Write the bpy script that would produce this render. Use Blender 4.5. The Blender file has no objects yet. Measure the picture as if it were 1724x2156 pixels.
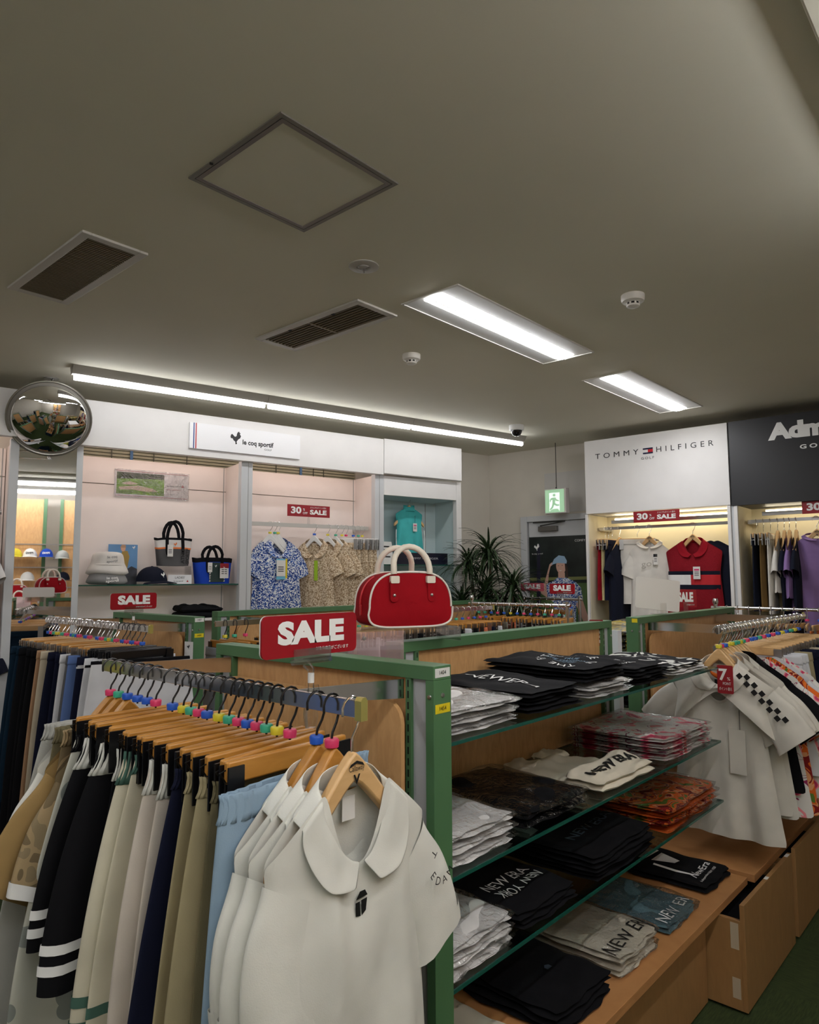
import bpy, bmesh, math, random
from mathutils import Vector, Matrix
PI = math.pi
sin, cos = math.sin, math.cos
SC = bpy.context.scene
C = SC.collection
R_ = random.Random(7)

# ------------------------------------------------------------------ camera
# world: X to the right of the gondola row, Y along the row, Z up. Camera stands at x=0, y=0.
CZ = 1.55
cd = bpy.data.cameras.new('camera'); cam = bpy.data.objects.new('camera', cd); C.objects.link(cam)
cd.sensor_fit = 'HORIZONTAL'; cd.sensor_width = 36.0; cd.lens = 1479.55/1724*36
cd.clip_start = 0.02
p, r, yw = math.radians(5.3147), math.radians(-.21693), math.radians(41.8)
fw = Vector((-sin(yw)*cos(p), cos(yw)*cos(p), sin(p)))
rt = Vector((cos(yw), sin(yw), 0))
up = rt.cross(fw)
rt2 = rt*cos(r) + up*sin(r); up2 = up*cos(r) - rt*sin(r)
m = Matrix((rt2, up2, -fw)).transposed().to_4x4(); m.translation = Vector((0, 0, CZ))
cam.matrix_world = m
SC.camera = cam
# ------------------------------------------------------------------ world + exposure
SC.view_settings.view_transform = 'Standard'; SC.view_settings.look = 'None'
SC.view_settings.gamma = 1; SC.view_settings.use_curve_mapping = False
SC.view_settings.exposure = 0.0
w = bpy.data.worlds.new('world'); SC.world = w; w.use_nodes = True
w.node_tree.nodes['Background'].inputs[0].default_value = (.8, .85, 1, 1)
w.node_tree.nodes['Background'].inputs[1].default_value = 0.05
TUBE = 15.0      # strength of the fluorescent lamps
RECESS = 30.0
STRIP = 9.0
CEIL = 2.817

# ------------------------------------------------------------------ materials
def lin(c):
    c = c/255.0
    return c/12.92 if c <= .04045 else ((c+.055)/1.055)**2.4
def col(c, a=1): return (lin(c[0]), lin(c[1]), lin(c[2]), a)
MC = {}
def base_mat(name):
    m = bpy.data.materials.new(name); m.use_nodes = True
    nt = m.node_tree; b = nt.nodes['Principled BSDF']
    return m, nt, b
def N(nt, t, **k):
    n = nt.nodes.new(t)
    for a, v in k.items(): setattr(n, a, v)
    return n
def coord(nt, scale=(1, 1, 1), out='Object'):
    tc = N(nt, 'ShaderNodeTexCoord'); mp = N(nt, 'ShaderNodeMapping')
    nt.links.new(tc.outputs[out], mp.inputs[0]); mp.inputs['Scale'].default_value = scale
    return mp.outputs[0]
def noise(nt, vec, scale, detail=3, rough=.5, dist=0):
    n = N(nt, 'ShaderNodeTexNoise'); nt.links.new(vec, n.inputs['Vector'])
    n.inputs['Scale'].default_value = scale; n.inputs['Detail'].default_value = detail
    n.inputs['Roughness'].default_value = rough; n.inputs['Distortion'].default_value = dist
    return n.outputs['Fac']
def ramp(nt, fac, stops, const=False):
    r = N(nt, 'ShaderNodeValToRGB'); nt.links.new(fac, r.inputs[0]); e = r.color_ramp.elements
    if const: r.color_ramp.interpolation = 'CONSTANT'
    while len(e) < len(stops): e.new(.5)
    for el, (p_, c_) in zip(e, stops): el.position = p_; el.color = col(c_)
    return r.outputs[0]
def bump(nt, b, h, strength, dist=.002):
    n = N(nt, 'ShaderNodeBump'); n.inputs['Strength'].default_value = strength; n.inputs['Distance'].default_value = dist
    nt.links.new(h, n.inputs['Height']); nt.links.new(n.outputs[0], b.inputs['Normal'])
def mat(name, c, rough=.5, metal=0, var=0, spec=None, vs=6, bmp=0, bs=60):
    if name in MC: return MC[name]
    m, nt, b = base_mat(name)
    b.inputs['Base Color'].default_value = col(c); b.inputs['Roughness'].default_value = rough
    b.inputs['Metallic'].default_value = metal
    if spec is not None: b.inputs['Specular IOR Level'].default_value = spec
    v = coord(nt)
    if var:
        f = noise(nt, v, vs)
        nt.links.new(ramp(nt, f, [(.3, [x*(1-var) for x in c]), (.7, [min(255, x*(1+var)) for x in c])]), b.inputs['Base Color'])
    if bmp: bump(nt, b, noise(nt, v, bs), bmp)
    MC[name] = m; return m
def fab(name, c, rib=0):
    if name in MC: return MC[name]
    m, nt, b = base_mat(name); v = coord(nt)
    f = noise(nt, v, 9, 2)
    nt.links.new(ramp(nt, f, [(.3, [x*.96 for x in c]), (.7, [min(255, x*1.03) for x in c])]), b.inputs['Base Color'])
    b.inputs['Roughness'].default_value = .88; b.inputs['Specular IOR Level'].default_value = .2
    b.inputs['Sheen Weight'].default_value = .0
    a = N(nt, 'ShaderNodeMath', operation='MULTIPLY_ADD'); fine = noise(nt, v, 420, 2)
    nt.links.new(fine, a.inputs[0]); a.inputs[1].default_value = .12
    nt.links.new(noise(nt, v, 14, 2, .4, .6), a.inputs[2])
    bump(nt, b, a.outputs[0], .35, .006)
    MC[name] = m; return m
def fab_pat(name, kind):
    if name in MC: return MC[name]
    m, nt, b = base_mat(name)
    b.inputs['Roughness'].default_value = .85; b.inputs['Specular IOR Level'].default_value = .2
    if kind == 'bluedash':
        f = noise(nt, coord(nt, (1, 1, 1.3)), 75, 0, .5, 1.2)
        c = ramp(nt, f, [(0, (35, 60, 130)), (.44, (60, 110, 190)), (.53, (225, 230, 232))], True)
    elif kind == 'beigedash':
        f = noise(nt, coord(nt), 110, 0, .5, 1.2)
        c = ramp(nt, f, [(0, (150, 125, 95)), (.42, (196, 170, 135)), (.52, (230, 215, 190))], True)
    elif kind == 'camo':
        f = noise(nt, coord(nt), 9, 1, .4, 2.2)
        c = ramp(nt, f, [(0, (120, 104, 78)), (.43, (165, 143, 108)), (.6, (140, 124, 96))], True)
    elif kind == 'dots':
        v_ = N(nt, 'ShaderNodeTexVoronoi'); nt.links.new(coord(nt), v_.inputs['Vector']); v_.inputs['Scale'].default_value = 14
        c = ramp(nt, v_.outputs['Distance'], [(0, (140, 145, 140)), (.38, (200, 200, 188))], True)
    elif kind == 'pink':
        f = noise(nt, coord(nt), 8, 1, .5, 2.0)
        c = ramp(nt, f, [(0, (215, 70, 110)), (.35, (250, 150, 160)), (.40, (232, 228, 222)), (.58, (160, 50, 95)), (.605, (232, 228, 222)), (.67, (225, 105, 110))], True)
    elif kind == 'orange':
        f = noise(nt, coord(nt), 9, 1, .5, 2.0)
        c = ramp(nt, f, [(0, (95, 130, 50)), (.37, (230, 110, 40)), (.48, (235, 170, 120)), (.53, (140, 35, 35)), (.6, (235, 120, 45)), (.68, (85, 140, 60))], True)
    elif kind == 'yellowpat':
        f = noise(nt, coord(nt), 12, 1, .5, 1.5)
        c = ramp(nt, f, [(0, (205, 180, 60)), (.45, (110, 125, 130)), (.55, (215, 190, 70)), (.63, (60, 60, 60))], True)
    elif kind == 'blackwhite':
        f = noise(nt, coord(nt), 14, 0, .5, 1.5)
        c = ramp(nt, f, [(0, (24, 24, 28)), (.58, (214, 214, 208))], True)
    elif kind == 'teal_heather':
        f = noise(nt, coord(nt), 300, 2)
        c = ramp(nt, f, [(.3, (72, 98, 106)), (.7, (98, 126, 134))])
    elif kind == 'red_heather':
        f = noise(nt, coord(nt), 300, 2)
        c = ramp(nt, f, [(.3, (118, 14, 26)), (.7, (150, 26, 40))])
    elif kind == 'photo_green':
        f = noise(nt, coord(nt), 22, 3)
        c = ramp(nt, f, [(.3, (30, 50, 28)), (.7, (70, 92, 50))])
    nt.links.new(c, b.inputs['Base Color'])
    bump(nt, b, noise(nt, coord(nt), 14, 2), .3, .005)
    MC[name] = m; return m
def emit(name, c, s):
    if name in MC: return MC[name]
    m, nt, b = base_mat(name)
    b.inputs['Base Color'].default_value = (.9, .9, .9, 1)
    b.inputs['Emission Color'].default_value = col(c); b.inputs['Emission Strength'].default_value = s
    MC[name] = m; return m
def glassy(name, tint, refl=.12, rough=.03, wr=0, opac=0.0, body=(230, 235, 235)):
    """thin clear sheet: transparent + glossy by facing angle, optional wrinkles"""
    if name in MC: return MC[name]
    m = bpy.data.materials.new(name); m.use_nodes = True; nt = m.node_tree; nt.nodes.clear()
    out = N(nt, 'ShaderNodeOutputMaterial'); t = N(nt, 'ShaderNodeBsdfTransparent'); g = N(nt, 'ShaderNodeBsdfGlossy')
    t.inputs[0].default_value = (*tint, 1); g.inputs['Roughness'].default_value = rough
    lw = N(nt, 'ShaderNodeLayerWeight'); lw.inputs['Blend'].default_value = .35
    mr = N(nt, 'ShaderNodeMapRange'); nt.links.new(lw.outputs['Fresnel'], mr.inputs[0])
    mr.inputs[3].default_value = refl; mr.inputs[4].default_value = min(1, refl+.6)
    mx = N(nt, 'ShaderNodeMixShader'); nt.links.new(mr.outputs[0], mx.inputs[0])
    src = t.outputs[0]
    if opac:
        d = N(nt, 'ShaderNodeBsdfDiffuse'); d.inputs[0].default_value = col(body)
        m2 = N(nt, 'ShaderNodeMixShader'); m2.inputs[0].default_value = opac
        nt.links.new(t.outputs[0], m2.inputs[1]); nt.links.new(d.outputs[0], m2.inputs[2]); src = m2.outputs[0]
    nt.links.new(src, mx.inputs[1]); nt.links.new(g.outputs[0], mx.inputs[2]); nt.links.new(mx.outputs[0], out.inputs[0])
    if wr:
        bp = N(nt, 'ShaderNodeBump'); bp.inputs['Strength'].default_value = wr; bp.inputs['Distance'].default_value = .018
        nt.links.new(noise(nt, coord(nt, (1, 1, 1)), 22, 3, .6, 1.5), bp.inputs['Height'])
        nt.links.new(bp.outputs[0], g.inputs['Normal']); nt.links.new(bp.outputs[0], lw.inputs['Normal'])
    MC[name] = m; return m
def wood(name, c1, c2, vertical=True, rough=.45):
    if name in MC: return MC[name]
    m, nt, b = base_mat(name)
    v = coord(nt, (6, 6, 1.6) if vertical else (1.6, 1.6, 6))
    f = noise(nt, v, 7, 5, .6, .8)
    nt.links.new(ramp(nt, f, [(.3, c1), (.7, c2)]), b.inputs['Base Color'])
    b.inputs['Roughness'].default_value = rough
    MC[name] = m; return m
WOODP = wood('birch_panel', (196, 148, 96), (218, 172, 118))
BENCHW = wood('bench_laminate', (186, 132, 82), (198, 144, 92), False)
BOXW = wood('drawer_laminate', (158, 118, 74), (170, 128, 82))
HANGW = wood('hanger_wood', (182, 124, 50), (200, 142, 64), False, .35)
HANGP = wood('pale_hanger_wood', (212, 170, 116), (224, 184, 130), False, .35)
GREEN = mat('green_metal', (78, 118, 80), .45, 0, .03)
GREEND = mat('slot_dark', (14, 18, 14), .8)
GREYC = mat('grey_post_cover', (176, 178, 182), .5, 0, .02)
CHROME = mat('chrome', (222, 222, 224), .16, 1)
STEEL = mat('brushed_steel', (190, 190, 190), .3, 1)
BLACKP = mat('black_plastic', (18, 18, 20), .28)
WHITEP = mat('white_plastic', (225, 225, 222), .4)
WHITEM = mat('white_laminate', (232, 230, 228), .5, 0, .01)
PINKW = mat('cream_white_laminate', (236, 226, 220), .6, 0, .01)
GREYW = mat('grey_white_metal', (205, 208, 210), .45)
REDS = mat('sale_red', (152, 16, 30), .25)
REDC = mat('sale_red_card', (148, 20, 32), .45)
WHITEI = mat('white_print', (240, 240, 238), .5)
BLACKI = mat('black_print', (22, 22, 24), .5)
CLEAR = glassy('clear_acrylic', (.97, .98, .98), .04)
PINKCLEAR = glassy('pinkish_acrylic', (.96, .88, .90), .12, opac=.22, body=(235, 205, 210))
BAG = glassy('clear_bag', (.985, .985, .985), .07, .04, 1.0)
GLASS = glassy('shelf_glass', (.80, .90, .87), .10)
GEDGE = mat('glass_edge', (24, 84, 72), .12)
CHIPC = {'pink': mat('chip_pink', (226, 60, 110), .35), 'blue': mat('chip_blue', (34, 92, 200), .35),
         'teal': mat('chip_teal', (60, 176, 140), .35), 'yellow': mat('chip_yellow', (222, 206, 50), .35)}
TAG = mat('tag_paper', (228, 226, 222), .6)

# ------------------------------------------------------------------ mesh builder
class MB:
    def __init__(s): s.v = []; s.f = []; s.mi = []; s.m = 0
    def add(s, vs, fs, M=None):
        b = len(s.v)
        s.v += [tuple(M @ Vector(q)) for q in vs] if M else [tuple(q) for q in vs]
        for f in fs: s.f.append([i+b for i in f]); s.mi.append(s.m)
        return s
    def box(s, x0, x1, y0, y1, z0, z1, M=None):
        v = [(x, y, z) for z in (z0, z1) for y in (y0, y1) for x in (x0, x1)]
        return s.add(v, [(0, 2, 3, 1), (4, 5, 7, 6), (0, 1, 5, 4), (2, 6, 7, 3), (0, 4, 6, 2), (1, 3, 7, 5)], M)
    def tube(s, pts, r, n=8, M=None, caps=True, flat=1.0):
        pts = [Vector(q) for q in pts]; vs = []; fs = []
        rr = r if isinstance(r, (list, tuple)) else [r]*len(pts)
        prev = None
        for i, q in enumerate(pts):
            t = (pts[min(i+1, len(pts)-1)]-pts[max(i-1, 0)]).normalized()
            a = prev if prev is not None else (Vector((0, 0, 1)) if abs(t.z) < .9 else Vector((1, 0, 0)))
            b = t.cross(a).normalized(); a = b.cross(t).normalized(); prev = a
            for k in range(n):
                an = 2*PI*k/n; vs.append(q+(a*cos(an)+b*sin(an)*flat)*rr[i])
        for i in range(len(pts)-1):
            for k in range(n):
                k2 = (k+1) % n; fs.append((i*n+k, i*n+k2, (i+1)*n+k2, (i+1)*n+k))
        if caps: fs.append(tuple(range(n))[::-1]); fs.append(tuple((len(pts)-1)*n+k for k in range(n)))
        return s.add(vs, fs, M)
    def lathe(s, prof, n=24, M=None):
        vs = []; fs = []
        for (rad, z) in prof:
            for k in range(n): vs.append((rad*cos(2*PI*k/n), rad*sin(2*PI*k/n), z))
        for i in range(len(prof)-1):
            for k in range(n):
                k2 = (k+1) % n; fs.append((i*n+k, i*n+k2, (i+1)*n+k2, (i+1)*n+k))
        if prof[0][0] > 1e-5: fs.append(tuple(range(n))[::-1])
        if prof[-1][0] > 1e-5: fs.append(tuple((len(prof)-1)*n+k for k in range(n)))
        return s.add(vs, fs, M)
    def grid(s, fn, nu, nv, cu=False, M=None):
        vs = [fn(i/(nu if cu else nu-1), j/(nv-1)) for j in range(nv) for i in range(nu)]; fs = []
        for j in range(nv-1):
            for i in range(nu if cu else nu-1):
                i2 = (i+1) % nu; fs.append((j*nu+i, j*nu+i2, (j+1)*nu+i2, (j+1)*nu+i))
        return s.add(vs, fs, M)
    def prism(s, out, t, M=None):
        """outline (x,z) extruded along y from -t/2 to t/2"""
        n = len(out); vs = [(x, -t/2, z) for x, z in out]+[(x, t/2, z) for x, z in out]
        fs = [tuple(range(n)), tuple(range(n, 2*n))[::-1]]+[(i, i+n, (i+1) % n+n, (i+1) % n) for i in range(n)]
        return s.add(vs, fs, M)
    def build(s, name, mats, parent=None, loc=None, rz=0, smooth=True, bevel=0, solid=0, sub=0):
        me = bpy.data.meshes.new(name); me.from_pydata(s.v, [], s.f)
        if not isinstance(mats, (list, tuple)): mats = [mats]
        for q in mats: me.materials.append(q)
        if len(mats) > 1: me.polygons.foreach_set('material_index', s.mi)
        if smooth: me.shade_smooth()
        o = bpy.data.objects.new(name, me); C.objects.link(o)
        if parent: o.parent = parent
        if loc is not None: o.location = loc
        o.rotation_euler = (0, 0, rz)
        if solid:
            q = o.modifiers.new('s', 'SOLIDIFY'); q.thickness = solid; q.offset = 0
        if bevel:
            q = o.modifiers.new('b', 'BEVEL'); q.width = bevel; q.segments = 2; q.limit_method = 'ANGLE'
        if smooth and not sub:
            me.set_sharp_from_angle(angle=math.radians(38))
        if sub:
            q = o.modifiers.new('u', 'SUBSURF'); q.levels = sub; q.render_levels = sub
        return o
def bxp(name, x0, x1, y0, y1, z0, z1, m_, parent=None, bevel=0.0):
    return MB().box(x0, x1, y0, y1, z0, z1).build(name, m_, parent, bevel=bevel)
def tag(o, label=None, cat=None, group=None, kind=None):
    if label: o['label'] = label
    if cat: o['category'] = cat
    if group: o['group'] = group
    if kind: o['kind'] = kind
    return o
def thing(name, label, cat, loc=(0, 0, 0), rz=0, group=None):
    o = bpy.data.objects.new(name, None); C.objects.link(o); o.empty_display_size = .05
    o.location = loc; o.rotation_euler = (0, 0, rz)
    return tag(o, label, cat, group)
def dup(o, parent=None):
    c = o.copy(); C.objects.link(c); c.parent = parent
    for ch in list(o.children): dup(ch, c)
    return c
def place(o, loc, rz, label=None, group=None, cat=None):
    o.location = loc; o.rotation_euler = (0, 0, rz); return tag(o, label, cat, group)
def struct(name, mb, m_, **k):
    return tag(mb.build(name, m_, smooth=False, **k), kind='structure')
TC = {}
def textmesh(s, bold, sp=1, sub=False):
    if (s, bold, sp, sub) in TC: return TC[(s, bold, sp, sub)]
    c = bpy.data.curves.new('t', 'FONT'); c.body = s; c.size = 1; c.offset = bold; c.align_x = 'CENTER'; c.align_y = 'CENTER'
    c.resolution_u = 3; c.space_character = sp
    o = bpy.data.objects.new('t', c); C.objects.link(o)
    bpy.context.view_layer.update()
    me = bpy.data.meshes.new_from_object(o.evaluated_get(bpy.context.evaluated_depsgraph_get()))
    if sub:
        b = bmesh.new(); b.from_mesh(me)
        for _ in range(3): bmesh.ops.subdivide_edges(b, edges=[e for e in b.edges if e.calc_length() > .14], cuts=1); bmesh.ops.triangulate(b, faces=b.faces[:])
        b.to_mesh(me); b.free()
    vs = [tuple(v.co) for v in me.vertices]; fs = [tuple(q.vertices) for q in me.polygons]
    bpy.data.objects.remove(o); bpy.data.curves.remove(c); bpy.data.meshes.remove(me)
    TC[(s, bold, sp, sub)] = (vs, fs); return vs, fs
def text(name, s, h, o, right, upv, m_, parent, bold=0, width=None, hf=None, sp=1):
    """h = cap height; centred at o; width = total width if given; hf(p)->p snaps to a surface"""
    vs, fs = textmesh(s, bold, sp, hf is not None); right = Vector(right).normalized(); upv = Vector(upv).normalized(); n = right.cross(upv)
    k = h/.72; xs = [v[0] for v in vs] or [0]; cx = (max(xs)+min(xs))/2; wx = (max(xs)-min(xs))*k
    kx = k*(width/wx if width else 1)
    out = []
    for v in vs:
        q = Vector(o)+right*(v[0]-cx)*kx+upv*v[1]*k+n*.0006
        if hf: q = hf(q)
        out.append(q)
    return MB().add(out, fs).build(name, m_, parent, smooth=False)
def flat(name, polys, o, right, upv, m_, parent, t=.0006, lift=0, k=1.0):
    """flat filled outlines (2-D) on a plane"""
    right = Vector(right).normalized(); upv = Vector(upv).normalized(); n = right.cross(upv); mb = MB()
    for poly in polys:
        mb.add([Vector(o)+right*a*k+upv*b*k+n*(t+lift) for a, b in poly], [tuple(range(len(poly)))])
    return mb.build(name, m_, parent, smooth=False)
def rrect(w, h, r, n=5):
    o = []
    for (cx, cy, a0) in ((w/2-r, h/2-r, 0), (-w/2+r, h/2-r, 90), (-w/2+r, -h/2+r, 180), (w/2-r, -h/2+r, 270)):
        for i in range(n+1):
            a = math.radians(a0+90*i/n); o.append((cx+r*cos(a), cy+r*sin(a)))
    return o
def ell(cx, cy, a, b, n=16, rot=0): return [(cx+a*cos(t)*cos(rot)-b*sin(t)*sin(rot), cy+a*cos(t)*sin(rot)+b*sin(t)*cos(rot)) for t in [2*PI*i/n for i in range(n)]]
ROOSTER = [(-.1, -.5), (.02, -.46), (-.02, -.3), (.1, -.12), (.26, 0), (.32, .16), (.22, .3), (.3, .36), (.2, .4), (.16, .5), (.06, .42), (.0, .3), (-.02, .14), (-.14, .06), (-.26, .16), (-.36, .26), (-.46, .2), (-.5, .02), (-.44, -.08), (-.34, -.06), (-.26, -.2), (-.12, -.3)]
ORD = ['first', 'second', 'third', 'fourth', 'fifth', 'sixth', 'seventh', 'eighth', 'ninth', 'tenth', 'eleventh', 'twelfth', 'thirteenth', 'fourteenth', 'fifteenth', 'sixteenth', 'seventeenth', 'eighteenth', 'nineteenth', 'twentieth', 'twenty-first', 'twenty-second', 'twenty-third', 'twenty-fourth', 'twenty-fifth', 'twenty-sixth', 'twenty-seventh', 'twenty-eighth', 'twenty-ninth', 'thirtieth']

# frames of the two far walls:  A = left wall (canted), T = back wall
RA = math.radians(77.6); RT = math.radians(2.2)
def A(s, d, z=0): return Vector((s*cos(RA)-d*sin(RA), s*sin(RA)+d*cos(RA), z))
def T(s, d, z=0): return Vector((s*cos(RT)-d*sin(RT), s*sin(RT)+d*cos(RT), z))

# ------------------------------------------------------------------ room
def carpet():
    m, nt, b = base_mat('green_carpet'); v = coord(nt)
    ck = N(nt, 'ShaderNodeTexChecker'); nt.links.new(v, ck.inputs['Vector']); ck.inputs['Scale'].default_value = 2
    a = noise(nt, coord(nt, (1, 8, 1)), 20, 3); a2 = noise(nt, coord(nt, (8, 1, 1)), 20, 3)
    mx = N(nt, 'ShaderNodeMix'); nt.links.new(ck.outputs['Fac'], mx.inputs[0]); nt.links.new(a, mx.inputs[2]); nt.links.new(a2, mx.inputs[3])
    nt.links.new(ramp(nt, mx.outputs[0], [(.35, (42, 56, 24)), (.65, (60, 76, 36))]), b.inputs['Base Color'])
    b.inputs['Roughness'].default_value = .95; bump(nt, b, noise(nt, v, 300, 2), .5, .004)
    return m
CARPET = carpet()
CEILM = mat('ceiling_paint', (222, 218, 200), .85, 0, .015, vs=1.2, bmp=.08, bs=160)
WALLM = mat('wall_vinyl', (214, 208, 196), .8, 0, .01, bmp=.15, bs=120)
struct('floor', MB().box(-8, 3, -4, 8, -.05, 0), CARPET)
struct('ceiling', MB().box(-8, 3, -4, 8, CEIL, CEIL+.05), CEILM)
cor = 5.42
def wallA(name, s0, s1): return struct(name, MB().box(s0, s1, cor, cor+.1, 0, CEIL), WALLM, rz=RA)
wallA('wall_left', -4.5, 4.94)
struct('wall_back', MB().box(-4.0, 1.9, 6.143, 6.24, 0, CEIL), WALLM, rz=RT)
struct('wall_right', MB().box(1.62, 1.72, -2.9, 6.3, 0, CEIL), WALLM)
struct('wall_front', MB().box(-6.6, 1.72, -3.0, -2.9, 0, CEIL), WALLM)
struct('trim_1', MB().box(-.31, 1.6, -2.8, 6.0, CEIL-.022, CEIL-.001), CEILM, bevel=.006)
# window with blinds above the display back panels of the left wall
wn = struct('window_1', MB().box(1.0, 3.28, 5.405, 5.418, 2.30, 2.62), mat('window_green_glass', (120, 128, 104), .3), rz=RA)
bl = MB()
for i in range(13):
    z = 2.32+i*.024; bl.box(1.0, 3.28, 5.380, 5.398, z, z+.018)
bl.build('blind_slats', mat('blind', (148, 146, 122), .6), wn, smooth=False)
b2 = MB()
for s in (1.33, 2.72): b2.box(s, s+.02, 5.368, 5.376, 2.30, 2.62)
b2.build('blind_tape', mat('blind_tape', (60, 100, 140), .6), wn, smooth=False)
b3 = MB()
for s in (1.2, 1.5, 1.75, 2.5, 2.85, 2.95): b3.box(s, s+.005, 5.37, 5.378, 2.30, 2.62)
b3.build('blind_cord', mat('blind_cord', (70, 72, 60), .6), wn, smooth=False)

# ------------------------------------------------------------------ ceiling fittings
TUBEM = emit('tube_light', (252, 252, 255), TUBE)
# access hatch (outer 0.471 square)
t = thing('access_hatch', 'square ceiling access hatch with a dark aluminium double frame', 'hatch', (-1.698, 1.352, CEIL))
h = .236
def ringmb(a, b_, z0, z1):
    q = MB(); q.box(-a, a, -a, -b_, z0, z1); q.box(-a, a, b_, a, z0, z1); q.box(-a, -b_, -b_, b_, z0, z1); q.box(b_, a, -b_, b_, z0, z1); return q
ALU = mat('hatch_aluminium', (128, 124, 116), .4, .3)
ringmb(h, h-.014, -.005, 0).build('outer_frame', ALU, t, smooth=False)
ringmb(h-.0165, h-.031, -.005, 0).build('inner_frame', mat('hatch_inner', (136, 128, 124), .4, .3), t, smooth=False)
ringmb(h-.014, h-.0165, -.002, 0).build('gap', GREEND, t, smooth=False)
bxp('hatch_panel', -(h-.031), h-.031, -(h-.031), h-.031, -.003, 0, CEILM, t)
MB().lathe([(0, -.007), (.006, -.007), (.006, -.004)], 10, Matrix.Translation((-.02-.09, -h+.004, 0))).build('latch', GREEND, t)
# vents
def vent(name, label, cx, cy, lx, ly, fins, alongx):
    t = thing(name, label, 'air vent', (cx, cy, CEIL)); b = .035
    q = MB(); q.box(-lx/2, lx/2, -ly/2, -ly/2+b, -.010, 0); q.box(-lx/2, lx/2, ly/2-b, ly/2, -.010, 0); q.box(-lx/2, -lx/2+b, -ly/2+b, ly/2-b, -.010, 0); q.box(lx/2-b, lx/2, -ly/2+b, ly/2-b, -.010, 0)
    q.build('vent_frame', mat('vent_white', (196, 192, 184), .5), t, smooth=False, bevel=.002)
    bxp('vent_cavity', -lx/2+b, lx/2-b, -ly/2+b, ly/2-b, -.0015, 0, mat('vent_dark', (46, 38, 28), .9), t)
    f = MB()
    ix, iy = lx/2-b, ly/2-b
    for i in range(fins):
        a = (i+.5)/fins
        if alongx:
            y = -iy+2*iy*a; f.box(-ix, ix, y-.002, y+.002, -.009, -.0016)
        else:
            x = -ix+2*ix*a; f.box(x-.0018, x+.0018, -iy, iy, -.009, -.0016)
    if alongx: f.box(-.004, .004, -iy, iy, -.0095, -.0016)
    f.build('fins', mat('vent_fins', (128, 116, 92), .5), t, smooth=False)
    if alongx:
        for s in (-.4, .52): MB().box(s*ix-.01, s*ix+.01, -iy-.004, -iy+.006, -.013, -.0095).build('catch', GREEND, t, smooth=False)
    return t
vent('ceiling_vent', 'ceiling return vent with many fine brown crosswise fins, left of the hatch', -2.895, 1.165, .75, .255, 46, False)
vent('ceiling_vent', 'ceiling supply vent with long dark slats and a centre bar', -2.63, 2.29, .78, .268, 9, True)
# speaker, smoke detectors, dome camera
t = thing('ceiling_speaker', 'flush round white ceiling disc between hatch and louvred vent', 'ceiling disc', (-1.98, 1.94, CEIL))
MB().lathe([(.062, 0), (.062, -.004), (.054, -.006), (0, -.006)], 36).build('rim', mat('disc_white', (176, 172, 164), .5), t)
MB().lathe([(.026, -.0061), (.026, -.010), (.020, -.013), (0, -.013)], 24).build('centre', mat('disc_white2', (150, 146, 140), .5), t)
q = MB()
for a in (0.2, 2.3, 4.4): q.box(.012, .03, -.004, .004, -.0155, -.010, Matrix.Rotation(a, 4, 'Z'))
q.build('spring_clip', ALU, t, smooth=False)
def smoke(x, y, label):
    t = thing('smoke_detector', label, 'smoke detector', (x, y, CEIL))
    MB().lathe([(.052, 0), (.052, -.02), (.048, -.03), (.032, -.034), (.030, -.036)], 32).build('base', mat('detector_white', (205, 200, 190), .45), t)
    MB().lathe([(.028, -.034), (.028, -.046)], 24).build('grille', BLACKP, t)
    q = MB()
    for i in range(8): q.box(.024, .030, -.004, .004, -.047, -.034, Matrix.Rotation(i*PI/4, 4, 'Z'))
    q.build('rib', mat('detector_white', (0, 0, 0)), t, smooth=False)
    MB().lathe([(.030, -.045), (.028, -.052), (.014, -.058), (0, -.059)], 24).build('dome', mat('detector_white', (0, 0, 0)), t)
smoke(-2.60, 2.93, 'white smoke detector on the ceiling beyond the louvred vent')
smoke(-1.295, 2.97, 'white smoke detector on the ceiling right of the large recessed light')
t = thing('dome_camera', 'small white dome security camera at the end of the long tube lights', 'security camera', (-3.20, 4.93, CEIL))
MB().lathe([(.062, 0), (.062, -.035), (.055, -.045)], 32).build('housing', WHITEP, t)
MB().lathe([(.046, -.044), (.044, -.06), (.034, -.08), (.018, -.09), (0, -.093)], 28).build('dome', mat('dark_dome', (24, 22, 24), .08), t)
# recessed troffers
def troffer(x0, x1, y0, y1, label):
    cx, cy = (x0+x1)/2, (y0+y1)/2; hx, hy = (x1-x0)/2, (y1-y0)/2
    t = thing('recessed_light', label, 'ceiling light', (cx, cy, CEIL), 0)
    q = MB(); b = .010
    q.box(-hx, hx, -hy, -hy+b, -.006, 0); q.box(-hx, hx, hy-b, hy, -.006, 0); q.box(-hx, -hx+b, -hy+b, hy-b, -.006, 0); q.box(hx-b, hx, -hy+b, hy-b, -.006, 0)
    q.build('light_frame', mat('light_frame', (215, 212, 206), .5), t, smooth=False)
    # reflector tray: sloping wings either side of the raised lamp bar (proud of the ceiling by a few mm)
    ix, iy = hx-b, hy-b
    q = MB(); q.box(-ix, -.062, -iy, iy, -.0022, -.0006); q.box(.062, ix, -iy, iy, -.0022, -.0006); q.box(-.062, .062, iy-.03, iy, -.0022, -.0006); q.box(-.062, .062, -iy, -iy+.03, -.0022, -.0006)
    q.build('reflector', mat('reflector_white', (232, 232, 230), .35), t, smooth=False)
    lm = MB().grid(lambda u, v: (-.06+.12*u, -iy+.03+(2*iy-.06)*v, -.002-.016*sin(PI*u)), 9, 2)
    lm.build('lamp_diffuser', emit('recess_lamp', (252, 252, 255), RECESS), t)
    MB().box(-.0035, .0035, -iy+.03, iy-.03, -.0205, -.0175).build('lamp_seam', mat('reflector_white', (0, 0, 0)), t, smooth=False)
    return t
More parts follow.
